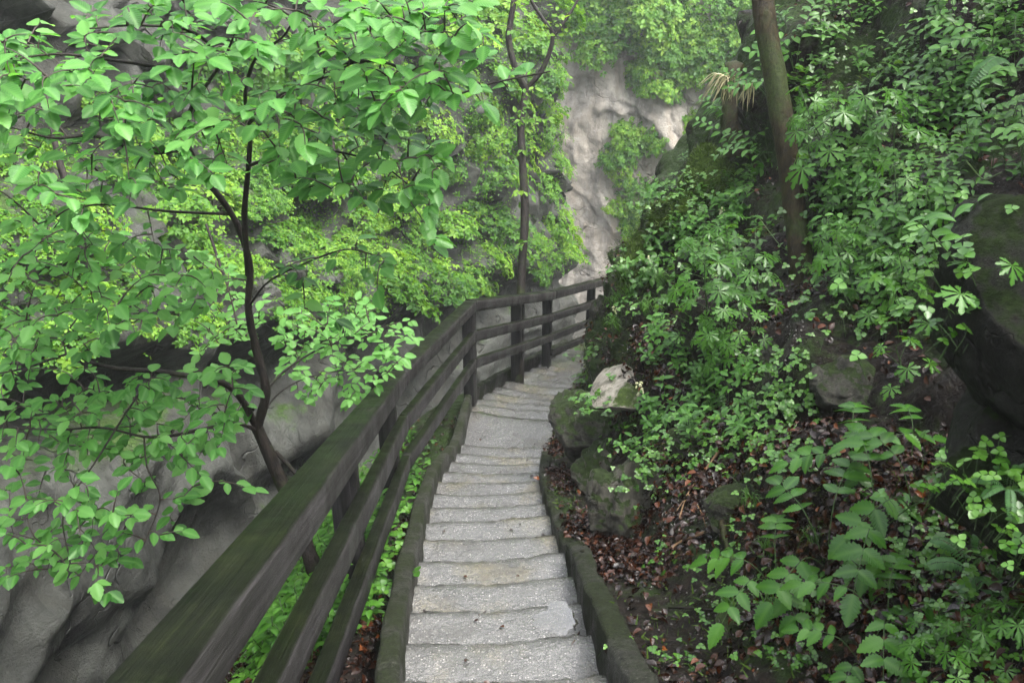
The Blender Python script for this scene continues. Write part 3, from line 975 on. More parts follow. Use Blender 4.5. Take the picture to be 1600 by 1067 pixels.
def p_monkshood(r):
    st, lf, pt = Bag(), Bag(), Bag()
    h = r.uniform(.16, .32)
    lean = r.normal(size=2) * .06
    stem = curve([(0, 0, -.05), (lean[0] * .4, lean[1] * .4, h * .5), (lean[0], lean[1], h)], 7)
    st.add(*tube(stem, np.linspace(.004, .0025, 7), 5))
    n = r.integers(7, 11)
    a0 = r.uniform(0, 6.28)
    for i in range(n):
        f = .25 + .75 * i / (n - 1)
        a = a0 + i * 2.4
        b = stem[min(6, int(f * 6))]
        Lp = r.uniform(.08, .15) * (1.25 - f * .55)
        d = np.array([math.cos(a), math.sin(a), .35 + .5 * f])
        e = b + d * Lp
        pt.add(*tube(curve([b, b + d * Lp * .5 + (0, 0, .01), e], 5), .0017, 4))
        nn = unit(np.array([math.cos(a) * .45, math.sin(a) * .45, 1.0]) + r.normal(size=3) * .15)
        dd = np.array([math.cos(a), math.sin(a), -.15])
        scatter(lf, T_PALM[r.integers(3)], frames(nn[None], dd[None]), e[None], [r.uniform(.055, .085)], np.array([r.uniform(.2, .8)]))
    return proto(('stem', (st, M['stem'])), ('foliage', (lf, M['herb']), (pt, M['stem'])))


def p_pairs(r, tmpl, size, mat='herb'):
    """Upright herb with pairs of oval leaves, crowded at the top."""
    st, lf = Bag(), Bag()
    for k in range(r.integers(2, 5)):
        o = np.array([*(r.normal(size=2) * .05), -.03])
        h = r.uniform(.10, .24)
        lean = np.array([*(r.normal(size=2) * .05), h])
        stem = curve([o, o + lean * (.5, .5, .55), o + lean], 6)
        st.add(*tube(stem, .0022, 5))
        a = r.uniform(0, 3.14)
        for f in (.5, .75, .95, 1.0):
            b = stem[min(5, int(f * 5))]
            for sgn in (0, math.pi):
                d = np.array([math.cos(a + sgn), math.sin(a + sgn), .25])
                nn = np.array([-d[0] * .3, -d[1] * .3, 1.0]) + r.normal(size=3) * .15
                scatter(lf, tmpl, frames(nn[None], d[None]), (b + d * .006)[None], [size * r.uniform(.7, 1.15)], np.array([r.uniform(.15, .8)]))
            a += 1.57 + r.normal() * .2
    return proto((None, (lf, M[mat]), (st, M['stem'])))


def p_compound(r, n_fr=4, size=1.0):
    """Arching stalks with pinnate, toothed leaflets."""
    parts = []
    a0 = r.uniform(0, 6.28)
    for k in range(n_fr):
        st, lf = Bag(), Bag()
        a = a0 + k * 6.28 / n_fr + r.normal() * .3
        L = r.uniform(.28, .42) * size
        dr = np.array([math.cos(a), math.sin(a), 0])
        c = curve([(0, 0, -.02), dr * L * .35 + (0, 0, L * .55), dr * L * .75 + (0, 0, L * .62), dr * L * 1.1 + (0, 0, L * .45)], 12)
        st.add(*tube(c, np.linspace(.003, .0012, 12), 5))
        side = np.cross(dr, [0, 0, 1.0])
        for i, f in ((5, .8), (7, 1.0), (9, .9)):
            for sg in (-1, 1):
                d = unit(side * sg + dr * .55 + (0, 0, -.1))
                nn = np.array([0, 0, 1.0]) + dr * .2 + r.normal(size=3) * .14
                scatter(lf, T_SERR, frames(nn[None], d[None]), c[i][None], [.105 * size * f * r.uniform(.85, 1.15)], np.array([r.uniform(.2, .75)]))
        d = unit(dr + (0, 0, -.35))
        scatter(lf, T_SERR, frames(np.array([[0, 0, 1.0]]) + dr * .3, d[None]), c[11][None], [.12 * size], np.array([r.uniform(.2, .75)]))
        parts.append(('leaf', (lf, M['herb']), (st, M['stem'])))
    return proto(*parts)


def p_clover(r):
    st, lf = Bag(), Bag()
    for k in range(r.integers(12, 24)):
        o = np.array([*(r.normal(size=2) * .07), 0])
        h = r.uniform(.02, .06)
        e = o + np.array([*(r.normal(size=2) * .015), h])
        st.add(*tube(curve([o - (0, 0, .02), (o + e) / 2 + (.003, 0, .004), e], 4), .0009, 4))
        a = r.uniform(0, 6.28)
        nn = unit(np.array([0, 0, 1.0]) + r.normal(size=3) * .25)
        sz = r.uniform(.016, .027)
        tn = r.uniform(.15, .9)
        for j in range(3):
            d = np.array([math.cos(a + j * 2.094), math.sin(a + j * 2.094), .05])
            scatter(lf, T_ROUND, frames(nn[None], d[None]), e[None], [sz], np.array([tn]))
    return proto((None, (lf, M['clover']), (st, M['stem'])))


def p_solomon(r):
    parts = []
    for k in range(r.integers(1, 4)):
        st, lf = Bag(), Bag()
        a = r.uniform(0, 6.28)
        dr = np.array([math.cos(a), math.sin(a), 0])
        L = r.uniform(.28, .42)
        c = curve([(0, 0, -.03), dr * L * .2 + (0, 0, L * .6), dr * L * .6 + (0, 0, L * .85), dr * L * 1.05 + (0, 0, L * .8)], 14)
        st.add(*tube(c, np.linspace(.003, .0015, 14), 5))
        side = np.cross(dr, [0, 0, 1.0])
        for i in range(4, 14):
            sg = 1 if i % 2 else -1
            d = unit(side * sg + dr * .7 + (0, 0, .05))
            nn = np.array([0, 0, 1.0]) + side * sg * -.2 + r.normal(size=3) * .12
            scatter(lf, T_OVAL, frames(nn[None], d[None]), c[i][None], [r.uniform(.07, .105)], np.array([r.uniform(.3, .8)]))
        parts.append(('shoot', (lf, M['herb']), (st, M['stem'])))
    return proto(*parts)


def p_fern(r):
    parts = []
    a0 = r.uniform(0, 6.28)
    nf = r.integers(5, 8)
    for k in range(nf):
        st, lf = Bag(), Bag()
        a = a0 + k * 6.28 / nf + r.normal() * .15
        dr = np.array([math.cos(a), math.sin(a), 0])
        L = r.uniform(.2, .34)
        c = curve([(0, 0, 0), dr * L * .4 + (0, 0, L * .45), dr * L * .8 + (0, 0, L * .5), dr * L * 1.15 + (0, 0, L * .3)], 22)
        st.add(*tube(c, np.linspace(.002, .0008, 22), 4))
        side = np.cross(dr, [0, 0, 1.0])
        for i in range(3, 22):
            f = math.sin(math.pi * (i - 1) / 22.5) ** .7
            for sg in (-1, 1):
                d = unit(side * sg + dr * .35 + (0, 0, -.1))
                scatter(lf, T_LANCE, frames(np.array([[0, 0, 1.0]]) + dr * .3, d[None]), c[i][None], [.045 * f + .005], np.array([r.uniform(.3, .7)]))
        parts.append(('frond', (lf, M['fern']), (st, M['stem'])))
    return proto(*parts)


def p_bush(r, n=420, leaf=(.1, .19), flat=.62):
    """Unit-radius dome of leaf sprays on fine stems."""
    st, lf = Bag(), Bag()
    for k in range(9):
        d = unit(np.array([*r.normal(size=2), abs(r.normal()) * .6 + .25]))
        c = curve([(0, 0, -.15), d * .5 + (0, 0, -.05), d * (.9, .9, flat)], 6)
        st.add(*tube(c, np.linspace(.018, .006, 6), 4))
    ns = n // 6
    d = unit(np.stack([r.normal(size=ns), r.normal(size=ns), np.abs(r.normal(size=ns)) * .9 + .02], 1))
    rad = r.uniform(.35, 1.0, ns) ** .6 * (1 + .25 * r.normal(size=ns) * .6)
    P = d * rad[:, None] * np.array([1, 1, flat])
    P = np.repeat(P, 6, 0)
    a = np.tile(np.arange(6) * 1.05, ns) + np.repeat(r.uniform(0, 6, ns), 6) + r.normal(size=6 * ns) * .25
    base_n = unit(np.repeat(d, 6, 0) * .5 + np.array([0, 0, .8]) + r.normal(size=(6 * ns, 3)) * .28)
    dd = np.stack([np.cos(a), np.sin(a), -.1 + 0 * a], 1)
    sz = r.uniform(leaf[0], leaf[1], 6 * ns) * np.repeat(r.uniform(.75, 1.2, ns), 6)
    tn = np.clip(np.repeat(r.normal(.5, .16, ns), 6) + r.normal(size=6 * ns) * .07, 0, 1)
    scatter(lf, T_DIA, frames(base_n, dd), P + dd * .02, sz, tn)
    return proto((None, (lf, M['bush']), (st, M['twig'])))


def p_grass(r):
    lf = Bag()
    for k in range(38):
        a = r.uniform(0, 6.28)
        L = r.uniform(.10, .22)
        d = np.array([math.cos(a), math.sin(a), 0]) * r.uniform(.3, .9)
        o = np.array([*(r.normal(size=2) * .02), -.01])
        c = curve([o, o + d * L * .4 + (0, 0, L * .8), o + d * L + (0, 0, L * .55 * r.uniform(.2, 1.3))], 7)
        sd = np.cross(unit(d), [0, 0, 1.0]) * .0022
        w = np.array([1, 1, 1, .9, .7, .4, .05])[:, None]
        V = np.stack([c - sd * w, c + sd * w], 1).reshape(-1, 3)
        lf.add(V, grid_quads(7, 2), np.zeros((14, 2)), r.uniform(.2, .9))
    return proto((None, (lf, M['clover'])))


RP_ = np.random.default_rng(21)
PR = dict(
    monk=[p_monkshood(RP_) for _ in range(5)], pair=[p_pairs(RP_, T_OVAL, .06) for _ in range(5)], lance=[p_pairs(RP_, T_LANCE, .075) for _ in range(3)],
    comp=[p_compound(RP_, 3 + i % 3) for i in range(4)], clover=[p_clover(RP_) for _ in range(6)], solo=[p_solomon(RP_) for _ in range(3)],
    fern=[p_fern(RP_) for _ in range(3)], bush=[p_bush(RP_, 600 + 90 * (i % 3), flat=.5 + .08 * (i % 4)) for i in range(7)], grass=[p_grass(RP_) for _ in range(3)])


def plant(name, key, var, loc, up, rz, sc, label, cat, group=None):
    pl = PR[key]
    parts = pl[var % len(pl)]
    if parts[0][0] is None:
        r = props(link(bpy.data.objects.new(name, parts[0][1])), label, cat, group)
        r.location = [float(x) for x in loc]
        parts = []
    else:
        r = empty(name, loc, label, cat, group)
    r['kind'] = 'thing'
    up = Vector([float(x) for x in up]).normalized()
    qt = Vector((0, 0, 1)).rotation_difference(up)
    r.rotation_mode = 'QUATERNION'
    r.rotation_quaternion = qt @ Matrix.Rotation(rz, 4, 'Z').to_quaternion()
    r.scale = (sc, sc, sc)
    for nm, me in parts:
        link(bpy.data.objects.new(nm, me), r)
    return r


def cast(px, py, bvhs):
    d = Vector([float(x) for x in ray(px, py)]).normalized()
    best = None
    for b in bvhs:
        h = b.ray_cast(Vector((0, 0, 0)), d)
        if h[0] is not None and (best is None or h[3] < best[3]):
            best = h
    return best or (None, None, None, None)


# ------------------------------------------------------------------ boulders
def ico(sub):
    t = (1 + 5 ** .5) / 2
    V = [(-1, t, 0), (1, t, 0), (-1, -t, 0), (1, -t, 0), (0, -1, t), (0, 1, t), (0, -1, -t), (0, 1, -t), (t, 0, -1), (t, 0, 1), (-t, 0, -1), (-t, 0, 1)]
    F = [(0, 11, 5), (0, 5, 1), (0, 1, 7), (0, 7, 10), (0, 10, 11), (1, 5, 9), (5, 11, 4), (11, 10, 2), (10, 7, 6), (7, 1, 8), (3, 9, 4), (3, 4, 2), (3, 2, 6), (3, 6, 8), (3, 8, 9), (4, 9, 5), (2, 4, 11), (6, 2, 10), (8, 6, 7), (9, 8, 1)]
    V = [tuple(unit(np.array(v))) for v in V]
    for _ in range(sub):
        c, G = {}, []

        def mid(a, b):
            k = (min(a, b), max(a, b))
            if k not in c:
                V.append(tuple(unit((np.array(V[a]) + np.array(V[b])) / 2)))
                c[k] = len(V) - 1
            return c[k]
        for a, b, d in F:
            x, y, z = mid(a, b), mid(b, d), mid(d, a)
            G += [(a, x, z), (b, y, x), (d, z, y), (x, y, z)]
        F = G
    return np.array(V), np.array(F)


ICO_V, ICO_F = ico(5)


def boulder(name, c, dims, seed, mat, label, cat='boulder', cuts=6, rz=0.0, tilt=(0, 0), rough=0.12, cutr=(.55, .82)):
    r = np.random.default_rng(seed)
    V = ICO_V.copy()
    for k in range(cuts):
        n = unit(r.normal(size=3))
        h = r.uniform(*cutr)
        d = V @ n - h
        V = V - np.where(d > 0, d, 0)[:, None] * n * .93
    V = V * (1 + rough * fbm(V, 1.3, 3, seed)[:, None] + rough * .5 * fbm(V, 4, 4, seed + 3)[:, None])
    V = V * np.array(dims)
    Rm = np.array((Matrix.Rotation(rz, 3, 'Z') @ Matrix.Rotation(tilt[0], 3, 'X') @ Matrix.Rotation(tilt[1], 3, 'Y')))
    V = V @ Rm.T
    o = mesh_np(name, V, ICO_F, mat)
    o.location = [float(x) for x in c]
    return props(o, label, cat)


ROCKS = []


def rock_px(px, py, w_px, h_px, thick, seed, mat, label, push=0.3, cat='boulder', name='boulder', t=None, **kw):
    h = cast(px, py, [hill_bvh])
    dist = t or (h[0].dot(Vector((0, CP, -SP))) if h[0] is not None else 6)
    sx, sz = w_px * dist / F_PX / 2, h_px * dist / F_PX / 2
    c = at(px, py, dist + thick * push)
    o = boulder(name, c, (sx, thick, sz), seed, mat, label, cat, **kw)
    ROCKS.append(o)
    return o


rock_px(992, 600, 150, 112, .5, 6, M['pale'], 'pale angular boulder with a flat face beside the far steps', .2, cuts=12, rz=-.3, rough=.05, cutr=(.4, .6), t=6.3)
rock_px(915, 672, 130, 110, .45, 8, M['mossy'], 'low mossy boulder bordering the landing of the stairs', .25, rz=.3, rough=.14, cuts=9, t=7.2)
rock_px(985, 805, 155, 190, .36, 12, M['mossy'], 'tall grey boulder with moss patches beside the strip of fallen leaves', .2, rough=.2, cuts=9, t=5.25)
rock_px(1000, 925, 150, 150, .34, 17, M['mossy'], 'dark mossy boulder at the foot of the tall grey boulder', .5, rough=.16, t=4.7)
rock_px(1050, 650, 120, 120, .4, 51, M['mossy'], 'mossy rock joining the pale angular boulder to the bank', .45, rough=.18, t=6.2)
rock_px(945, 735, 90, 80, .3, 53, M['mossy'], 'low dark stone between the landing boulder and the tall grey boulder', .5, rough=.18, cuts=9, t=6.3)
rock_px(1055, 850, 120, 150, .3, 55, M['mossy'], 'dark rough rock right of the tall grey boulder under bare soil', .6, rough=.2, t=4.9)
rock_px(1335, 605, 135, 105, .25, 21, M['mossy'], 'rounded mossy rock half sunk in the slope among herbs', .35, rough=.12)
rock_px(1090, 690, 90, 50, .14, 25, M['mossy'], 'small mossy stone on bare soil above the tall grey boulder', .5, rough=.12)
rock_px(1160, 800, 120, 70, .16, 26, M['mossy'], 'flat mossy stone under the toothed leaves', .5, rough=.12)
rock_px(1150, 985, 80, 40, .1, 29, M['mossy'], 'little moss cushion stone lying in the brown leaf litter', .3, rough=.12)
rock_px(1655, 500, 330, 370, .55, 34, M['dark'], 'big dark wet boulder with painted-in shade, overhanging from the right edge', .1, rough=.07, cuts=14, tilt=(0, -.5), cutr=(.5, .8), t=2.45)
rock_px(1600, 745, 350, 320, .5, 35, M['dark'], 'dark wet boulder block with painted-in shade, below the overhanging one', .15, rough=.1, cuts=10, cutr=(.5, .8), t=2.4)
rock_px(955, 500, 70, 110, .35, 37, M['mossy'], 'rough grey rock where the railing disappears behind the slope', .3, rough=.16, t=9.4)
rock_px(1100, 285, 100, 130, .4, 39, M['cushion'], 'steep mossy rock hump on the ridge above the stairs', .5, rough=.12)
rock_px(1002, 440, 95, 150, .35, 43, M['cushion'], 'bright green moss cushion bulging over the end of the railing', .4, rough=.14)
rock_px(1060, 345, 90, 90, .3, 45, M['cushion'], 'smaller moss cushion on the ridge between two larger ones', .5, rough=.14)
rock_px(1205, 560, 70, 60, .15, 41, M['mossy'], 'small dark stone under the deeply cut leaves', .5, rough=.15)

slope_bvhs = [hill_bvh] + [bvh_of(o) for o in ROCKS]


def stump():
    h = cast(1150, 235, [hill_bvh])
    t = 8.0 if h[0] is None else float(h[0].dot(Vector((0, CP, -SP))))
    pts = [at(1152, 250, t), at(1148, 190, t), at(1146, 130, t), at(1150, 95, t)]
    bag = Bag()
    c = curve(pts, 16)
    V, Q, uv = tube(c, np.interp(np.linspace(0, 1, 16), [0, .2, .8, .93, 1], [.16, .11, .1, .085, .005]), 16, .35, 5)
    bag.add(V - c[0], Q, uv)
    o = bag.build('tree_stump', M['barkm'])
    o.location = [float(x) for x in c[0]]
    props(o, 'dark mossy stump standing on the ridge under the cream plume', 'stump')
    return t, c


t_st, c_st = stump()

# ------------------------------------------------------------------ trees
def tree_right():
    h = cast(1252, 418, [hill_bvh])
    t = float(h[0].dot(Vector((0, CP, -SP))))
    base = at(1252, 418, t)
    r = empty('leaning_tree', base, 'leaning mossy tree trunk standing on the right-hand slope', 'tree')
    pts = [at(1256, 450, t + .05), at(1252, 405, t), at(1240, 310, t), at(1224, 200, t - .02), at(1206, 90, t - .05), at(1192, 0, t - .08), at(1180, -120, t - .1), at(1172, -330, t - .1), at(1176, -600, t - .1)]
    c = curve(pts, 46)
    k = t / F_PX
    w = np.interp(np.linspace(0, 1, 46), [0, .08, .2, .6, 1], [30, 21.5, 17.5, 17, 12]) * k
    V, Q, uv = tube(c, w, 18, .10, 3)
    bag = Bag()
    bag.add(V - base, Q, uv)
    bag.build('trunk', M['barkm'], r)
    # crown out of view, added and placed to shade the right slope
    rr = np.random.default_rng(44)
    fo, tw = Bag(), Bag()
    n = 150
    T = np.stack([rr.uniform(2.4, 6.2, n), rr.uniform(.6, 5.0, n), rr.uniform(1.0, 3.6, n)], 1)
    grow_crown(list(c[30:]), T, .17, rr, T_DIA, (0, -.1, 1.0), .3, .06, (.006, .002), fo, tw, tint=(.4, .15), lseg=.75)
    build_multi('crown', [(fo, M['bush']), (tw, M['twig'])], r, base)
    return t, c, r




def grow_crown(skel, targets, leaf_len, r, tmpl, n_bias, spread=.38, leaf_gap=.05, twig_r=(.0035, .0012), foli=None, wood=None, zsag=.02, tint=(.5, .17), lseg=.30, size_f=None):
    """Connects leaf spots to the nearest branch, adding twigs node by node, and sets leaves along every twig."""
    nodes = [np.asarray(p) for p in skel]
    N = np.array(nodes)
    T = np.asarray(targets)
    d0 = np.array([np.min(np.linalg.norm(N - x, axis=1)) for x in T])
    for ti in np.argsort(d0):
        x = T[ti]
        dist = np.linalg.norm(N - x, axis=1)
        i = int(np.argmin(dist))
        a, L = N[i], dist[i]
        if L < .03:
            continue
        side = np.cross(unit(x - a), [0, 0, 1.0]) * r.normal() * .10 * L
        m1 = a + (x - a) * .35 + side + np.array([0, 0, .10 * L])
        m2 = a + (x - a) * .72 + side * .6 + np.array([0, 0, .09 * L])
        n = max(5, int(L / .05))
        c = curve([a, m1, m2, x], n)
        r0 = twig_r[0] * (1 + 1.6 * min(L, 1.2))
        wood.add(*tube(c, np.linspace(r0, twig_r[1], n), 5))
        N = np.vstack([N, c[1:]])
        # leaves along the outer part
        cl = np.concatenate([[0], np.cumsum(np.linalg.norm(np.diff(c, axis=0), axis=1))])
        LL = min(cl[-1], lseg)
        pos = np.arange(cl[-1] - LL + .02, cl[-1], leaf_gap)
        sg = 1 if r.random() < .5 else -1
        P, D, S = [], [], []
        tw = unit(c[-1] - c[max(0, n - 4)])
        sd = unit(np.cross(tw, [0, 0, 1.0]) + 1e-6)
        for q_ in pos:
            p = np.array([np.interp(q_, cl, c[:, j]) for j in range(3)])
            D.append(unit(tw * .7 + sd * sg * .9 + np.array([0, 0, -.38]) + r.normal(size=3) * .16))
            P.append(p + D[-1] * leaf_len * .08)
            S.append(leaf_len * r.uniform(.55, 1.3) * (.72 + .28 * (q_ - pos[0]) / max(LL, .01)))
            sg = -sg
        P.append(c[-1])
        D.append(unit(tw + np.array([0, 0, -.45]) + r.normal(size=3) * .15))
        S.append(leaf_len * r.uniform(.85, 1.15))
        P, D, S = np.array(P), np.array(D), np.array(S)
        nn = unit(np.array(n_bias) + r.normal(size=(len(P), 3)) * spread)
        tn = np.clip(r.normal(tint[0], tint[1]) + r.normal(size=len(P)) * .07, 0, 1)
        scatter(foli, tmpl, frames(nn, D), P, S, tn)


t_tr, c_tr, leaning = tree_right()


def px_in(poly, n, r):
    poly = np.array(poly, float)
    lo, hi = poly.min(0), poly.max(0)
    out = []
    while len(out) < n:
        p = r.uniform(lo, hi)
        x, y = poly[:, 0], poly[:, 1]
        x2, y2 = np.roll(x, -1), np.roll(y, -1)
        c = ((y > p[1]) != (y2 > p[1])) & (p[0] < (x2 - x) * (p[1] - y) / (y2 - y + 1e-9) + x)
        if c.sum() % 2:
            out.append(p)
    return np.array(out)


def elm():
    r = np.random.default_rng(5)
    h = cast(528, 1030, [hill_bvh])
    base = np.array(h[0]) if h[0] is not None else at(528, 1030, 4.9)
    root = empty('broadleaf_tree', base, 'young broad-leaved tree with spreading green tiers left of the railing', 'tree')
    A = lambda *q: [at(*p) for p in q]
    trunk = [base - (0, 0, .15)] + A((508, 950, 4.75), (488, 880, 4.75), (462, 805, 4.75), (436, 745, 4.72), (402, 668, 4.62))
    main = A((402, 668, 4.62), (415, 610, 4.55), (400, 545, 4.5), (388, 480, 4.42), (390, 410, 4.35), (362, 335, 4.22), (320, 278, 4.08), (290, 215, 3.95), (298, 172, 3.85), (322, 134, 3.75), (350, 92, 3.6), (372, 40, 3.5))
    br = [
        (A((388, 430, 4.37), (382, 340, 4.2), (388, 260, 4.05), (391, 205, 3.95), (383, 150, 3.8), (400, 90, 3.6), (440, 60, 3.4), (460, 30, 3.3)), .016),
        (A((402, 668, 4.62), (376, 622, 4.5), (346, 597, 4.4), (300, 588, 4.35), (243, 580, 4.3), (187, 576, 4.2), (142, 566, 4.15), (108, 553, 4.1), (40, 575, 4.0), (-40, 590, 3.9)), .02),
        (A((402, 672, 4.62), (370, 662, 4.5), (318, 670, 4.4), (272, 680, 4.35), (225, 682, 4.3), (161, 668, 4.2), (94, 671, 4.1), (10, 668, 4.0)), .012),
        (A((396, 640, 4.6), (330, 645, 4.7), (285, 622, 4.8), (200, 620, 4.8), (120, 640, 4.7)), .009),
        (A((290, 232, 3.97), (232, 238, 3.85), (187, 226, 3.75), (142, 212, 3.7), (84, 216, 3.6), (20, 200, 3.5)), .014),
        (A((318, 145, 3.77), (260, 110, 3.6), (180, 95, 3.45), (90, 85, 3.3), (10, 95, 3.2)), .011),
        (A((391, 190, 3.92), (435, 153, 3.7), (476, 131, 3.5), (525, 112, 3.3), (575, 76, 3.2), (624, 60, 3.1), (690, 46, 3.0)), .012),
        (A((525, 112, 3.3), (556, 97, 3.25), (612, 101, 3.2), (650, 131, 3.15), (676, 142, 3.1), (706, 150, 3.05), (770, 130, 3.0), (860, 112, 2.95)), .007),
        (A((350, 92, 3.6), (300, 50, 3.4), (220, 40, 3.2), (140, 45, 3.1)), .008),
        (A((388, 260, 4.05), (440, 240, 3.9), (510, 235, 3.7), (590, 255, 3.5), (640, 290, 3.4)), .008),
        (A((388, 480, 4.42), (420, 440, 4.3), (480, 410, 4.1), (540, 390, 3.9), (590, 400, 3.8)), .006),
        (A((415, 610, 4.55), (450, 575, 4.8), (510, 540, 5.1), (580, 520, 5.3), (650, 515, 5.5)), .008),
        (A((402, 668, 4.62), (430, 620, 4.9), (480, 590, 5.1), (560, 575, 5.3)), .006),
        (A((362, 335, 4.22), (260, 330, 4.0), (150, 320, 3.7), (60, 350, 3.5)), .008),
        (A((243, 580, 4.3), (200, 640, 4.2), (150, 720, 4.1), (100, 800, 4.0), (110, 880, 3.95)), .006),
        (A((225, 682, 4.3), (230, 730, 4.2), (250, 780, 4.15), (225, 850, 4.1)), .005),
    ]
    tk = Bag()
    c = curve(trunk, 26)
    tk.add(*tube(c, np.interp(np.linspace(0, 1, 26), [0, .1, .6, 1], [.07, .048, .04, .034]), 12, .12, 3))
    cm = curve(main, 50)
    tk.add(*tube(cm, np.interp(np.linspace(0, 1, 50), [0, .3, .6, 1], [.027, .0185, .0125, .004]), 10, .12, 4))
    # second stem from the base, thin, running beside the trunk
    c2 = curve(A((480, 770, 4.72), (458, 735, 4.72), (430, 705, 4.70)), 8)
    tk.add(*tube(c2, [.004, .006, .008, .01, .011, .012, .012, .012], 6))
    o = tk.build('trunk', M['bark'], root)
    o.data.transform(Matrix.Translation(Vector(-base)))
    skel = [*cm[4:]]
    for ctrl, rad in br:
        cb = curve(ctrl, 34)
        bb = Bag()
        bb.add(*tube(cb, np.linspace(rad, .003, 34), 7, .1, 9))
        o = bb.build('branch', M['bark'], root)
        o.data.transform(Matrix.Translation(Vector(-base)))
        skel += list(cb[3:])
    regions = [
        ([(0, 60), (120, 10), (340, 0), (560, 10), (590, 200), (480, 250), (330, 300), (120, 340), (0, 260)], 290, (2.9, 3.9)),
        ([(-60, 30), (0, 60), (0, 260), (-60, 300)], 16, (2.9, 3.8)),
        ([(200, -60), (560, -60), (620, 10), (200, 12)], 30, (2.9, 3.6)),
        ([(540, -10), (760, 0), (765, 110), (700, 160), (580, 190)], 115, (2.8, 3.5)),
        ([(640, 110), (700, 100), (870, 95), (885, 125), (760, 175), (700, 175)], 9, (2.9, 3.2)),
        ([(420, 190), (560, 170), (700, 240), (690, 330), (600, 330), (470, 300)], 62, (3.1, 3.8)),
        ([(430, 390), (560, 370), (620, 380), (610, 460), (530, 520), (440, 460)], 9, (3.5, 4.0)),
        ([(640, 330), (700, 350), (690, 400), (640, 390)], 3, (3.2, 3.4)),
        ([(0, 340), (140, 340), (330, 400), (340, 470), (250, 520), (100, 560), (0, 560)], 165, (3.5, 4.6)),
        ([(0, 560), (240, 580), (400, 560), (400, 640), (330, 760), (240, 720), (0, 700)], 170, (4.0, 4.8)),
        ([(0, 700), (210, 700), (250, 800), (170, 930), (60, 890), (0, 910)], 75, (3.8, 4.5)),
        ([(210, 740), (400, 760), (370, 790), (250, 870)], 10, (4.1, 4.4)),
        ([(430, 560), (440, 470), (600, 465), (665, 520), (640, 570), (560, 640), (460, 620)], 150, (4.8, 5.7)),
        ([(250, 420), (330, 390), (420, 470), (400, 560), (300, 560)], 40, (4.6, 5.4)),
    ]
    fo, tw = Bag(), Bag()
    for i, (poly, n, (ta, tb)) in enumerate(regions):
        pts = px_in(poly, n, r)
        tt = r.uniform(ta, tb, n)
        # tiers: higher sprays lie nearer the eye
        targ = np.array([at(*p, t) for p, t in zip(pts, tt)])
        small = i in (12, 13)
        grow_crown(skel, targ, .062 if small else .088 if i < 8 else .078, r, T_ELM, (.05, -.28, 1.0), .27, .034 if small else .045, foli=fo, wood=tw,
                   tint=(.95, .15) if small else (.5, .24) if i < 8 else (.68, .22), lseg=.26 if small else .24)
    build_multi('crown', [(fo, M['elm']), (tw, M['twig'])], root, base)


elm()


def sapling():
    r = np.random.default_rng(15)
    t = 12.4
    A = lambda *q: [at(*p) for p in q]
    base = at(812, 600, t)
    root = empty('slender_tree', base, 'slender dark forked tree rising behind the bend of the railing', 'tree')
    tk = Bag()
    c = curve([base - (0, 0, .5)] + A((812, 520, t), (815, 430, t), (820, 330, t), (816, 250, t), (814, 190, t), (822, 140, t)), 30)
    tk.add(*tube(c, np.linspace(.07, .05, 30), 10, .1, 3))
    l = curve(A((822, 140, t), (806, 110, t - .1), (795, 60, t - .15), (803, 0, t - .2), (806, -80, t - .2), (800, -220, t - .3)), 20)
    tk.add(*tube(l, np.linspace(.055, .03, 20), 8, .1, 4))
    rr = curve(A((822, 140, t), (848, 108, t - .1), (864, 58, t - .2), (848, 30, t - .25), (830, 0, t - .3), (815, -60, t - .3)), 20)
    tk.add(*tube(rr, np.linspace(.04, .018, 20), 8, .1, 5))
    r2 = curve(A((864, 58, t - .2), (885, 30, t - .2), (903, 0, t - .2), (940, -70, t - .2)), 12)
    tk.add(*tube(r2, np.linspace(.025, .012, 12), 7, .1, 6))
    o = tk.build('trunk', M['bark'], root)
    o.data.transform(Matrix.Translation(Vector(-base)))
    fo, tw = Bag(), Bag()
    regs = [([(780, 140), (880, 130), (880, 190), (790, 200)], 10), ([(780, 180), (850, 180), (835, 240), (790, 230)], 8), ([(790, 290), (835, 290), (835, 330), (795, 330)], 4),
            ([(740, 0), (900, 0), (900, 60), (760, 80)], 26), ([(800, 350), (850, 350), (840, 430), (805, 430)], 4)]
    for poly, n in regs:
        pts = px_in(poly, n, r)
        grow_crown([*c, *l, *rr, *r2], [at(*p, t + r.uniform(-.6, .4)) for p in pts], .10, r, T_DIA, (0, -.5, .85), .35, .05, foli=fo, wood=tw, tint=(.6, .15), lseg=.35)
    build_multi('crown', [(fo, M['bush']), (tw, M['twig'])], root, base)


sapling()

# ------------------------------------------------------------------ low plants on the slope
def grid_normals(P):
    n = unit(np.cross(np.gradient(P, axis=1), np.gradient(P, axis=0)))
    return n * np.where(n[..., 2:3] < 0, -1, 1)


HN = grid_normals(HP)
LOC_TR = (1252, 418)


def zone_of(px, py):
    if px < 700:
        return 'on the bank behind the railing'
    if py > 820:
        return 'in the leaf litter at lower right'
    if px > 1390 and py > 480:
        return 'around the dark wet boulders'
    if px < 1100 and py < 470:
        return 'on the mossy ridge over the stairs'
    if px < 1080 and py >= 470:
        return 'between boulders beside the stairs'
    if px < 1400 and 250 < py < 480:
        return 'around the leaning trunk foot'
    if py <= 250:
        return 'high behind the leaning trunk'
    return 'on bare soil mid slope'


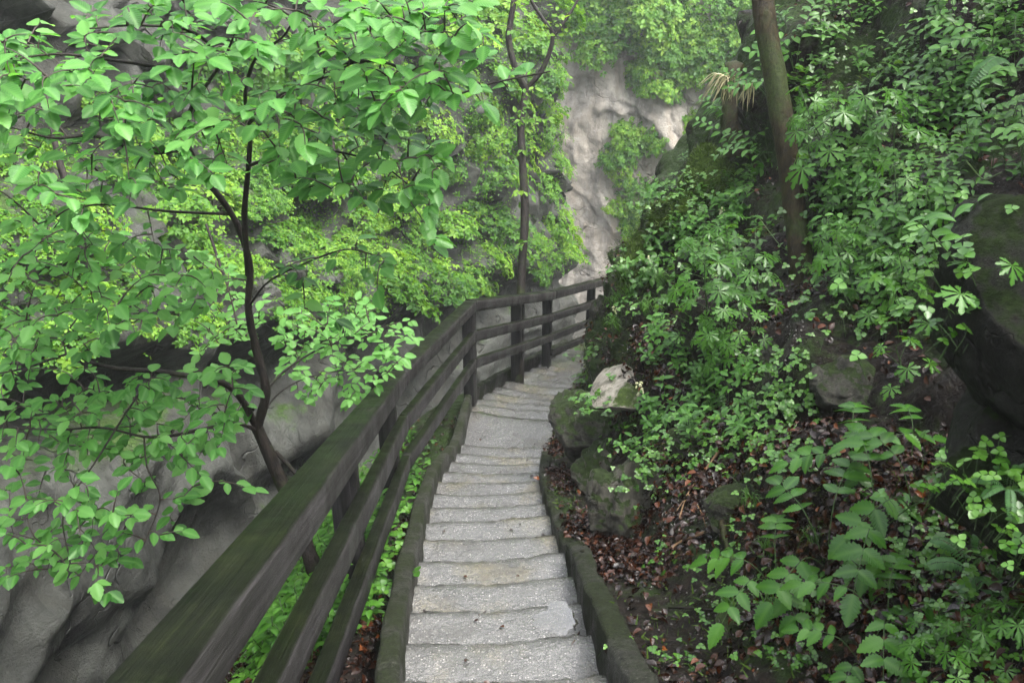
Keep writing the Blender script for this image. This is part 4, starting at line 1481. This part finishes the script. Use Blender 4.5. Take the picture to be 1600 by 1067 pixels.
KIND = dict(
    monk=('palmate_plant', 'plant with glossy deeply cut palmate leaves', 'plant', 'cut-leaved plants'),
    pair=('herb_foliage', 'low herb with pairs of oval green leaves', 'plant', 'oval-leaved herbs'),
    lance=('herb_foliage', 'low herb with narrow pointed green leaves', 'plant', 'narrow-leaved herbs'),
    comp=('toothed_leaf_plant', 'plant with arching stalks of toothed leaflets', 'plant', 'toothed-leaflet plants'),
    clover=('clover_leaves', 'small patch of three-part round leaves', 'clover', 'clover patches'),
    solo=('arching_plant', 'arching plant with alternate oblong leaves', 'plant', 'arching plants'),
    fern=('fern', 'small fern with feathery fronds', 'fern', 'ferns'),
    grass=('grass_leaves', 'tuft of thin grass blades', 'grass', 'grass tufts'),
)
rp = np.random.default_rng(99)
PLACED = []


def put(key, px, py, sc=1.0, label=None, upmix=.6, bvhs=None, sink=0.0):
    h = cast(px, py, bvhs or slope_bvhs)
    if h[0] is None or h[0].y > 13:
        return None
    n = np.array(h[1])
    n = n if n[2] > 0 else -n
    up = unit(n * (1 - upmix) + np.array([-.1, -.15, 1]) * upmix)
    nm, lb, ct, gr = KIND[key]
    zn = zone_of(px, py)
    PLACED.append((px, py))
    return plant(nm, key, int(rp.integers(0, 99)), np.array(h[0]) - up * sink, up, rp.uniform(0, 6.28), sc * rp.uniform(.85, 1.15),
                 label or f'{lb} {zn}', ct, None if label else f'{gr} {zn}')


def region(key, poly, n, sc=1.0, mind=14, **kw):
    mine = []
    tries = 0
    while len(mine) < n and tries < 30:
        tries += 1
        for p in px_in(poly, n, rp):
            if len(mine) >= n:
                break
            if all((p[0] - x) ** 2 + (p[1] - y) ** 2 > mind ** 2 for x, y in mine):
                if put(key, p[0], p[1], sc, **kw) is not None:
                    mine.append(p)


# large plants one by one
for px, py, sc, lb in (
        (1215, 925, .85, 'nearest toothed-leaf plant, spreading over wet brown leaves at lower right'),
        (1290, 880, .9, 'toothed-leaf plant between the nearest one and the dark boulders'),
        (1370, 830, .9, 'toothed-leaf plant with drooping pointed leaflets left of the lower dark block'),
        (1430, 800, .85, 'toothed-leaf plant pressed against the lower dark block'),
        (1330, 745, .85, 'toothed-leaf plant just under the rounded mossy rock'),
        (1425, 725, .8, 'toothed-leaf plant beside the gap between both dark boulders'),
        (1385, 985, .8, 'shaded toothed-leaf plant low among dead leaves'),
        (1350, 1040, .7, 'dark toothed-leaf plant at the bottom beside a bent stem')):
    put('comp', px, py, sc, lb, .75)
for px, py, sc, lb in (
        (1105, 490, 1.5, 'large cut-leaved plant with shiny leaves above the pale angular boulder'),
        (1135, 535, 1.35, 'cut-leaved plant hanging over bare soil below the largest one'),
        (1160, 470, 1.25, 'cut-leaved plant left of the leaning trunk foot'),
        (1335, 440, 1.2, 'cut-leaved plant right of the leaning trunk foot'),
        (1350, 485, 1.15, 'cut-leaved plant over the hollow right of the trunk'),
        (1480, 545, 1.0, 'cut-leaved plant touching the overhanging dark boulder'),
        (1415, 605, 1.0, 'cut-leaved plant just above the rounded mossy rock'),
        (1310, 280, 1.6, 'broad umbrella of cut leaves right of the leaning trunk'),
        (1290, 240, 1.5, 'cut-leaved umbrella close behind the leaning trunk'),
        (1350, 230, 1.3, 'cut-leaved plant at the right rim of the umbrella')):
    put('monk', px, py, sc, lb, .7)
for px, py, sc, lb in ((1585, 110, 1.2, 'feathery fern at the upper right edge'), (1575, 765, .28, 'small fern on the mossy bank at right'), (1525, 900, .6, 'tiny fern drooping in deep shade at lower right')):
    put('fern', px, py, sc, lb, .7)

region('monk', [(1000, 400), (1180, 380), (1200, 560), (1060, 600), (980, 500)], 16, 1.0, 24)
region('monk', [(1260, 360), (1440, 340), (1440, 480), (1280, 500)], 10, .9, 28)
region('monk', [(1230, 180), (1400, 180), (1400, 290), (1240, 300)], 9, 1.1, 22)
region('monk', [(1450, 1000), (1600, 990), (1600, 1065), (1450, 1065)], 5, .6, 34)
region('solo', [(1140, 130), (1250, 110), (1260, 290), (1120, 300)], 12, 1.0, 20)
region('solo', [(1400, 40), (1600, 40), (1600, 300), (1400, 260)], 7, .9, 30)
region('pair', [(1220, 20), (1590, 0), (1580, 290), (1260, 320)], 46, 1.0, 22)
region('lance', [(1220, 60), (1560, 60), (1480, 330), (1280, 400)], 24, 1.0, 24)
region('pair', [(960, 300), (1180, 290), (1200, 430), (980, 470)], 30, 1.1, 16)
region('pair', [(1000, 540), (1150, 520), (1180, 640), (1010, 700)], 20, .95, 18)
region('lance', [(1000, 560), (1200, 560), (1190, 700), (1000, 720)], 8, .9, 24)
region('pair', [(1260, 320), (1500, 320), (1450, 500), (1270, 480)], 20, .95, 22)
region('clover', [(1060, 560), (1270, 560), (1270, 730), (1080, 740)], 40, 1.05, 14)
region('clover', [(960, 650), (1060, 650), (1060, 780), (980, 780)], 16, 1.0, 14)
region('clover', [(1250, 300), (1500, 280), (1480, 520), (1270, 500)], 38, 1.3, 16)
region('clover', [(1240, 20), (1600, 20), (1600, 300), (1270, 300)], 34, 1.4, 18)
region('clover', [(1040, 740), (1300, 740), (1300, 1050), (1000, 1050)], 14, .8, 40)
region('clover', [(1430, 760), (1600, 720), (1600, 1060), (1400, 1060)], 26, 1.0, 26)
region('clover', [(960, 280), (1190, 280), (1190, 470), (970, 480)], 40, 1.5, 11)
region('grass', [(960, 440), (1040, 400), (1040, 480), (960, 540)], 6, 1.1, 14)
region('grass', [(1100, 740), (1300, 850), (1250, 1000), (1060, 960)], 5, .6, 40)
region('clover', [(895, 565), (930, 540), (945, 640), (920, 650)], 6, 1.3, 8)
# the bank left of the railing
region('pair', [(380, 960), (560, 700), (640, 640), (650, 720), (560, 960), (480, 1066)], 60, 1.1, 12)
region('clover', [(400, 960), (560, 700), (640, 640), (650, 760), (560, 960), (400, 1066)], 64, 1.7, 10)
region('lance', [(400, 960), (560, 700), (640, 640), (650, 760), (560, 960), (400, 1066)], 20, 1.0, 18)

# plants of the slope out of this view's sight lines but part of the same slope
for k in range(24):
    i, j = rp.integers(40, nY - 60), rp.integers(NL + 30, nU - 30)
    p = HP[i, j]
    x, y, d = project(p)
    if 0 < x[0] < 1600 and 0 < y[0] < 1067 and p[1] < 12 and HN[i, j, 2] > .25:
        ky = ('pair', 'clover', 'lance')[k % 3]
        nm, lb, ct, gr = KIND[ky]
        zn = zone_of(x[0], y[0])
        plant(nm, ky, k, p, unit(HN[i, j] * .4 + np.array([0, 0, .6])), rp.uniform(0, 6.28), rp.uniform(.9, 1.2), f'{lb} {zn}', ct, f'{gr} {zn}')

# ------------------------------------------------------------------ bushes on the ledges
WN = unit(np.cross(np.gradient(Wp, axis=0), np.gradient(Wp, axis=1)))
WN *= np.sign(np.sum(WN * np.concatenate([-NW, 0 * NW[:, :1]], 1)[:, None], -1, keepdims=True))
px_, py_, dep_ = project(Wp.reshape(-1, 3))
px_, py_, dep_ = (v.reshape(q.shape) for v in (px_, py_, dep_))
vis = (px_ > -80) & (px_ < 1250) & (py_ > -90) & (py_ < 900) & (dep_ > 3)
clump = fbm(Wp, .55, 3, 71)
wgt = np.where((q > -.02) & (q < 1.08), 1.0, 0.0) * np.clip(.6 + 1.2 * WN[..., 2], .1, 1.6) * np.clip(.75 + 1.2 * clump, .03, 2) * vis
wgt *= np.where((px_ < 330) & (py_ < 200), .05, 1) * np.where((px_ < 100), .35, 1)
wflat = wgt.ravel() / wgt.sum()
rb = np.random.default_rng(314)


def bush_zone(px, py):
    if px > 760 and py < 140:
        return 'pale green leafy bush crowning the cliff end above the slender tree', 'bushes crowning the cliff end'
    if px > 760:
        return 'leafy bush clinging to the cliff behind the slender tree', 'bushes behind the slender tree'
    if px > 560:
        return 'bright leafy bush on the ledge above the railing bend', 'bushes on the ledge above the railing bend'
    if px > 330:
        return 'leafy bush on the ledge behind the broad-leaved tree', 'bushes on the ledge behind the tree'
    return 'leafy bush on the dark cliff at the far left', 'bushes on the dark cliff at the left'


got = []
for idx in rb.choice(len(wflat), 4000, p=wflat):
    p, n = Wp.reshape(-1, 3)[idx], WN.reshape(-1, 3)[idx]
    s_ = rb.uniform(.3, .57) * (1.2 if p[1] > 13 else .85)
    if any((p - g) @ (p - g) < (.64 * (s_ + sg)) ** 2 for g, sg in got):
        continue
    got.append((p, s_))
    lb, gr = bush_zone(px_.ravel()[idx], py_.ravel()[idx])
    plant('ledge_bush', 'bush', int(rb.integers(7)), p - n * .04, unit(n * .55 + np.array([0, 0, .45])), rb.uniform(0, 6.28), s_, lb, 'bush', gr)
    if len(got) > 198:
        break
# a loose mat of small leaves between the bushes
fo = Bag()
for idx in rb.choice(len(wflat), 2600, p=wflat):
    p, n = Wp.reshape(-1, 3)[idx], WN.reshape(-1, 3)[idx]
    m = rb.integers(8, 18)
    t1 = unit(np.cross(n, [0.3, .2, 1.0]))
    t2 = np.cross(n, t1)
    P = p + n * .03 + (rb.normal(size=(m, 1)) * t1 + rb.normal(size=(m, 1)) * t2) * .12 + n * np.abs(rb.normal(size=(m, 1))) * .05
    nn = unit(n * .4 + np.array([0, 0, .7]) + rb.normal(size=(m, 3)) * .3)
    scatter(fo, T_DIA, frames(nn, rnd_dir(m, rb)), P, rb.uniform(.03, .06, m), np.clip(rb.normal(.5, .2, m), 0, 1))
o = fo.build('ground_cover', M['bush'])
props(o, kind='stuff')

# plant patches on the pale cliff
far_bvh = bvh_of(far)
for poly, n, sc in (([(880, -50), (1070, -50), (1030, 30), (985, 70), (900, 110)], 24, .8), ([(1000, 0), (1180, -20), (1180, 110), (1060, 120), (1010, 60)], 27, .82), ([(990, 85), (1025, 75), (1010, 150), (990, 150)], 8, .5), ([(1035, 110), (1070, 100), (1060, 150), (1030, 150)], 7, .5),
                    ([(945, 205), (1040, 200), (1050, 260), (950, 265)], 10, .55), ([(1070, 180), (1140, 200), (1120, 260), (1070, 240)], 9, .55), ([(960, 290), (1050, 270), (1040, 360), (970, 370)], 10, .6),
                    ([(1060, 60), (1110, 60), (1090, 110), (1060, 110)], 8, .6)):
    for p in px_in(poly, n, rb):
        h = cast(p[0], p[1], [far_bvh])
        if h[0] is None:
            continue
        nn = np.array(h[1])
        nn = nn if nn[1] < 0 else -nn
        lb, gr = ('hazy pale green bush on the upper part of the far cliff', 'bushes high on the far cliff') if p[1] < 130 else ('faint small bush on the streaked face of the far cliff', 'bushes on the far cliff face')
        plant('ledge_bush', 'bush', int(rb.integers(7)), np.array(h[0]), unit(nn * .6 + np.array([0, 0, .4])), rb.uniform(0, 6.28), sc * rb.uniform(.6, 1.1), lb, 'bush', gr)

# ------------------------------------------------------------------ fallen leaves, pebbles, moss
rl = np.random.default_rng(8)
Yg, Ug = HP[..., 1], dxr[None, :] * np.ones((nY, 1))
right = (np.arange(nU) >= NL + 3)[None, :] & np.ones((nY, 1), bool)
lit = np.where(right, 1.0, .2) * np.clip(1.9 - .95 * Ug, .16, 1.8) * (Yg > .8) * (Yg < 9) * np.clip(1.5 - .12 * Yg, .4, 1.2) * np.clip(.55 + 1.1 * fbm(HP, 1.4, 2, 33), .05, 1.6) * np.clip(HN[..., 2] * 1.8 - .3, .05, 1)
lit[:, NL:NL + 3] = 0
lit *= np.where(~right & (Ug > .9), .1, 1)
area = np.linalg.norm(np.cross(np.gradient(HP, axis=0), np.gradient(HP, axis=1)), axis=-1)
lw = (lit * area).ravel()
ii = rl.choice(len(lw), 36000, p=lw / lw.sum())
n0 = HN.reshape(-1, 3)[ii]
P = HP.reshape(-1, 3)[ii] + rl.normal(size=(36000, 3)) * np.array([.03, .035, 0]) + n0 * rl.uniform(.004, .03, (36000, 1))
nn = unit(n0 + rl.normal(size=(36000, 3)) * .42)
LB_ = Bag()
T_DEAD = leaf_template(.32, 5, .55, .35, 0)
scatter(LB_, T_DEAD, frames(nn, rnd_dir(36000, rl)), P, rl.uniform(.022, .055, 36000), np.clip(rl.beta(1.3, 2.4, 36000), 0, 1))
# a few on the steps
m = 40
Ys = rl.uniform(2.4, 9, m)
fr = np.where(rl.random(m) < .6, rl.beta(.5, .5, m), rl.random(m))
k_ = np.searchsorted(YC, Ys) + 0
Xs = xl(Ys) + (xr(Ys) - xl(Ys)) * (.04 + .92 * fr)
zz_ = np.array([ZK[min(max(int(np.searchsorted(LK[:, 1] * (1 - f) + RK[:, 1] * f, y)), 0), len(ZK) - 1)] for y, f in zip(Ys, fr)]) + .008
scatter(LB_, T_DEAD, frames(np.tile([0, 0, 1.0], (m, 1)) + rl.normal(size=(m, 3)) * .12, rnd_dir(m, rl)), np.stack([Xs, Ys, zz_], 1), rl.uniform(.015, .035, m), rl.uniform(.1, .6, m))
props(LB_.build('fallen_leaves', M['litter']), kind='stuff')

PB = Bag()
cubeV = np.array([(-1, -1, -.6), (1, -.8, -.6), (.9, 1, -.6), (-.8, .9, -.6), (-.6, -.7, .6), (.7, -.6, .5), (.6, .7, .6), (-.7, .6, .5)]) * .5
cubeQ = np.array([(0, 3, 2, 1), (4, 5, 6, 7), (0, 1, 5, 4), (1, 2, 6, 5), (2, 3, 7, 6), (3, 0, 4, 7)])
for poly, n in (([(1000, 680), (1120, 700), (1140, 860), (1010, 880)], 420), ([(1150, 480), (1260, 500), (1230, 600), (1130, 580)], 200), ([(980, 900), (1300, 900), (1250, 1060), (1020, 1060)], 120)):
    for p in px_in(poly, n, rl):
        h = cast(p[0], p[1], [hill_bvh])
        if h[0] is not None:
            scatter(PB, (cubeV, cubeQ, cubeV[:, :2]), np.array(Matrix.Rotation(rl.uniform(0, 6), 3, Vector(rl.normal(size=3))))[None], np.array(h[0])[None], [rl.uniform(.004, .013)], np.array([rl.uniform(0, 1)]))
props(PB.build('gravel', M['pebble'], smooth=False), kind='stuff')

MB_ = Bag()
mp = np.clip(fbm(HP, 1.1, 3, 91) + 1.0 * sstep(6, 8, Yg) * sstep(3.2, 1.2, Ug) + .25 * HN[..., 2], 0, 2) * right * (Yg > 1) * (Yg < 11)
mw_ = (np.clip(mp - .35, 0, 1) * area).ravel()
ii = rl.choice(len(mw_), 24000, p=mw_ / mw_.sum())
n0 = HN.reshape(-1, 3)[ii]
P = HP.reshape(-1, 3)[ii] + rl.normal(size=(24000, 3)) * .025
T_BL = (np.array([(-.12, 0, 0), (.12, 0, 0), (.03, 1, .1), (-.03, 1, .1)]), np.array([(0, 1, 2, 3)]), np.array([(0, 0), (0, 0), (0, 1), (0, 1)]))
dd_ = unit(n0 + rl.normal(size=(24000, 3)) * .45 + np.array([-.1, -.1, -.2]))
scatter(MB_, T_BL, frames(rnd_dir(24000, rl), dd_), P, rl.uniform(.015, .045, 24000), np.clip(rl.normal(.45, .2, 24000), 0, 1))
props(MB_.build('moss', M['moss']), kind='stuff')

MC_ = Bag()
for o in ROCKS:
    if o.data.materials[0] == M['cushion']:
        co = np.empty(len(o.data.vertices) * 3, np.float32)
        o.data.vertices.foreach_get('co', co)
        co = co.reshape(-1, 3)
        ii = rl.integers(0, len(co), 2600)
        nn_ = unit(co[ii])
        keep = nn_[:, 2] > -.35
        P = co[ii][keep] + np.array(o.location)
        nn_ = nn_[keep]
        k_ = len(P)
        scatter(MC_, T_BL, frames(rnd_dir(k_, rl), unit(nn_ + rl.normal(size=(k_, 3)) * .5 + np.array([0, -.1, -.1]))), P, rl.uniform(.02, .05, k_), np.clip(rl.normal(.5, .2, k_), 0, 1))
props(MC_.build('moss', M['moss']), kind='stuff')

# ------------------------------------------------------------------ plume, flowers, sticks
def plume():
    t = t_st - .6
    root_p = at(1200, 150, t)
    r = empty('goatsbeard', root_p, 'drooping cream flower plume hanging over the mossy stump', 'flower')
    st, fl = Bag(), Bag()
    stem = curve([at(1205, 160, t), at(1180, 132, t), at(1150, 120, t), at(1128, 118, t)], 12)
    st.add(*tube(stem - root_p, np.linspace(.006, .003, 12), 5))
    rr = np.random.default_rng(4)
    for k in range(46):
        b = stem[int(rr.integers(4, 12))]
        x = rr.uniform(-.2, .06)
        e = b + np.array([x, rr.uniform(-.12, .12), -rr.uniform(.08, .26)])
        c = curve([b, b + (e - b) * .45 + (0, 0, .05), e], 16)
        V, Q, uv = tube(c, np.interp(np.linspace(0, 1, 16), [0, .2, .8, 1], [.002, .0045, .004, .001]), 5, .7, k)
        fl.add(V - root_p, Q, uv, rr.uniform(0, 1))
    st.build('stem', M['stem'], r)
    fl.build('plume', M['cream'], r)


plume()
for px, py, lb in ((1130, 345, 'upper pale yellow flower spike on the mossy ridge'), (1018, 425, 'pale yellow flower spike at the left rim of the ridge'), (966, 498, 'pale yellow flowers hanging beside the end of the railing'), (1005, 622, 'pale yellow flowers resting on the pale angular boulder')):
    h = cast(px, py, slope_bvhs)
    if h[0] is None:
        continue
    b = np.array(h[0])
    r = empty('flower_spike', b, lb, 'flower')
    rr = np.random.default_rng(px)
    stem = curve([(0, 0, 0), (-.02, -.03, .08), (-.05, -.06, .15)], 10)
    st, fl = Bag(), Bag()
    st.add(*tube(stem, .0025, 5))
    for k in range(14):
        p = stem[int(rr.integers(3, 10))] + rr.normal(size=3) * .012
        d = unit(rr.normal(size=3) * .5 + np.array([-.2, -.4, .1]))
        fl.add(*tube(curve([p, p + d * .012, p + d * .026 + (0, 0, -.004)], 5), [.002, .006, .008, .007, .002], 6), rr.uniform(0, 1))
    st.build('stem', M['stem'], r)
    fl.build('blossom', M['yellow'], r)


def puddle():
    k = N0 + 2
    c = at(872, 968, 1.0)
    c = c * (ZK[k] / c[2])
    a = np.linspace(0, 2 * np.pi, 48, endpoint=False)
    r = 1 + .28 * vnoise(np.stack([np.cos(a) * 1.6, np.sin(a) * 1.6, 0 * a], 1), 6) + .15 * vnoise(np.stack([np.cos(a) * 5, np.sin(a) * 5, 0 * a], 1), 7)
    rings = [np.stack([c[0] + .10 * f * r * np.cos(a), c[1] + .115 * f * r * np.sin(a), np.full(48, ZK[k] + .004 - .006 * f ** 3)], 1) for f in (0.001, .3, .55, .75, .9, 1.0)]
    V = np.concatenate(rings)
    i = np.arange(5)[:, None] * 48 + np.arange(48)[None]
    j = np.arange(5)[:, None] * 48 + (np.arange(48)[None] + 1) % 48
    w = NT('puddle_water')
    g = w.n('NewGeometry').outputs['Position']
    hh = w.math('ADD', w.noise(g, 55, 4, .7), w.math('MULTIPLY', w.voro(g, 70).outputs[0], -.8))
    pw = w.surf((0.05, 0.042, 0.022), 0.05, w.bump(hh, .02, 1.0), 1.0)
    pw.inputs['Coat Weight'].default_value = 1.0
    pw.inputs['Coat IOR'].default_value = 2.2
    o = mesh_np('puddle', V, np.stack([i, i + 48, j + 48, j], -1).reshape(-1, 4)[:, ::-1], w.m)
    props(o, kind='structure')


puddle()
step_bvhs = []
for ch in bpy.data.objects:
    if ch.parent == stairs:
        nv_ = len(ch.data.vertices)
        co_ = np.empty(nv_ * 3, np.float32)
        ch.data.vertices.foreach_get('co', co_)
        step_bvhs.append(BVHTree.FromPolygons([Vector([float(x) for x in v]) for v in co_.reshape(-1, 3) + LOC0], [tuple(p.vertices) for p in ch.data.polygons]))


def stick(name, pxs, rad, mat, label, cat, forks=(), lift=.02):
    def path(pp):
        out = []
        for x, y in pp:
            h = cast(x, y, slope_bvhs + step_bvhs)
            out.append(np.array(h[0]) + np.array(h[1]) * lift)
        return curve(out, 8 * len(out))
    c = path(pxs)
    bag = Bag()
    V, Q, uv = tube(c, np.linspace(rad, rad * .45, len(c)), 7, .25, 3)
    bag.add(V - c[0], Q, uv, .5)
    for f in forks:
        cf = path(f)
        V, Q, uv = tube(cf, np.linspace(rad * .5, rad * .2, len(cf)), 6, .2, 4)
        bag.add(V - c[0], Q, uv, .5)
    o = bag.build(name, mat)
    o.location = [float(x) for x in c[0]]
    props(o, label, cat)


stick('stick', [(1128, 700), (1100, 742), (1076, 775), (1065, 812)], .008, M['stick'], 'pale forked stick lying on bare soil above the boulders', 'stick', [[(1076, 775), (1058, 805)], [(1076, 775), (1095, 800), (1106, 830)]])
stick('stick', [(1104, 836), (1078, 846), (1058, 856), (1052, 872)], .010, M['stick'], 'short reddish broken stick beside the forked stick', 'stick')
stick('stick', [(905, 985), (899, 996), (890, 1010), (885, 1024)], .004, M['twig'], 'dark crooked twig lying on a near step beside the puddle', 'twig', lift=.006)
stick('stick', [(746, 960), (752, 957), (760, 952)], .004, M['twig'], 'tiny dark twig in the middle of a near step', 'twig', lift=.006)
stick('branch', [(1130, 815), (1140, 850), (1152, 885), (1176, 912)], .016, M['barkm'], 'mossy fallen branch reaching into the leaf litter', 'branch')
stick('branch', [(1045, 955), (1110, 958), (1185, 966)], .007, M['bark'], 'thin dark branch lying across the leaf litter', 'branch')
stick('stick', [(1440, 846), (1420, 848), (1400, 872), (1384, 900)], .004, M['stem'], 'bent green stem among the dark toothed leaves', 'stem')
stick('stick', [(1195, 360), (1225, 385), (1250, 395), (1280, 412)], .004, M['stem'], 'long pale stem bowing past the leaning trunk foot', 'stem', lift=.12)
stick('stick', [(1510, 270), (1540, 295), (1570, 315)], .004, M['stem'], 'thin pale stem leaning high on the right slope', 'stem', lift=.1)

# thin dead stems on the left cliff
for pts, rad, lb in (([(80, 200, 5.6), (98, 270, 5.6), (118, 330, 5.6), (130, 400, 5.6)], .03, 'bare dark sapling stem against the cliff at far left'),
                     ([(505, 105, 9.5), (507, 150, 9.5), (516, 195, 9.5), (520, 240, 9.5)], .03, 'thin bare stem on the ledge behind the tree crown'),
                     ([(322, 350, 7.5), (350, 430, 7.5), (372, 480, 7.5)], .018, 'thin leaning dead stem behind the tree trunk')):
    c = curve([at(*p) for p in pts][::-1], 20)
    h = None
    V, Q, uv = tube(c, np.linspace(rad, rad * .6, 20), 8, .15, 2)
    b = Bag()
    b.add(V - c[0], Q, uv)
    o = b.build('dead_stem', M['bark'])
    o.location = [float(x) for x in c[0]]
    props(o, lb, 'dead stem')

# ------------------------------------------------------------------ mist in the gorge
hz = NT('gorge_mist')
pv = hz.n('VolumePrincipled')
pv.inputs['Color'].default_value = (0.93, 0.96, 1.0, 1)
pv.inputs['Density'].default_value = 0.0018
pv.inputs['Anisotropy'].default_value = 0.2
hz.t.links.new(pv.outputs[0], hz.out.inputs['Volume'])
x0, x1, y0, y1, z0, z1 = -14, 22, -10, 34, -16, 13
Vh = np.array([(x, y, z) for x in (x0, x1) for y in (y0, y1) for z in (z0, z1)])
Qh = [(0, 1, 3, 2), (4, 6, 7, 5), (0, 4, 5, 1), (2, 3, 7, 6), (0, 2, 6, 4), (1, 5, 7, 3)]
hb = mesh_np('haze', Vh, Qh, hz.m, smooth=False)
props(hb, kind='stuff')
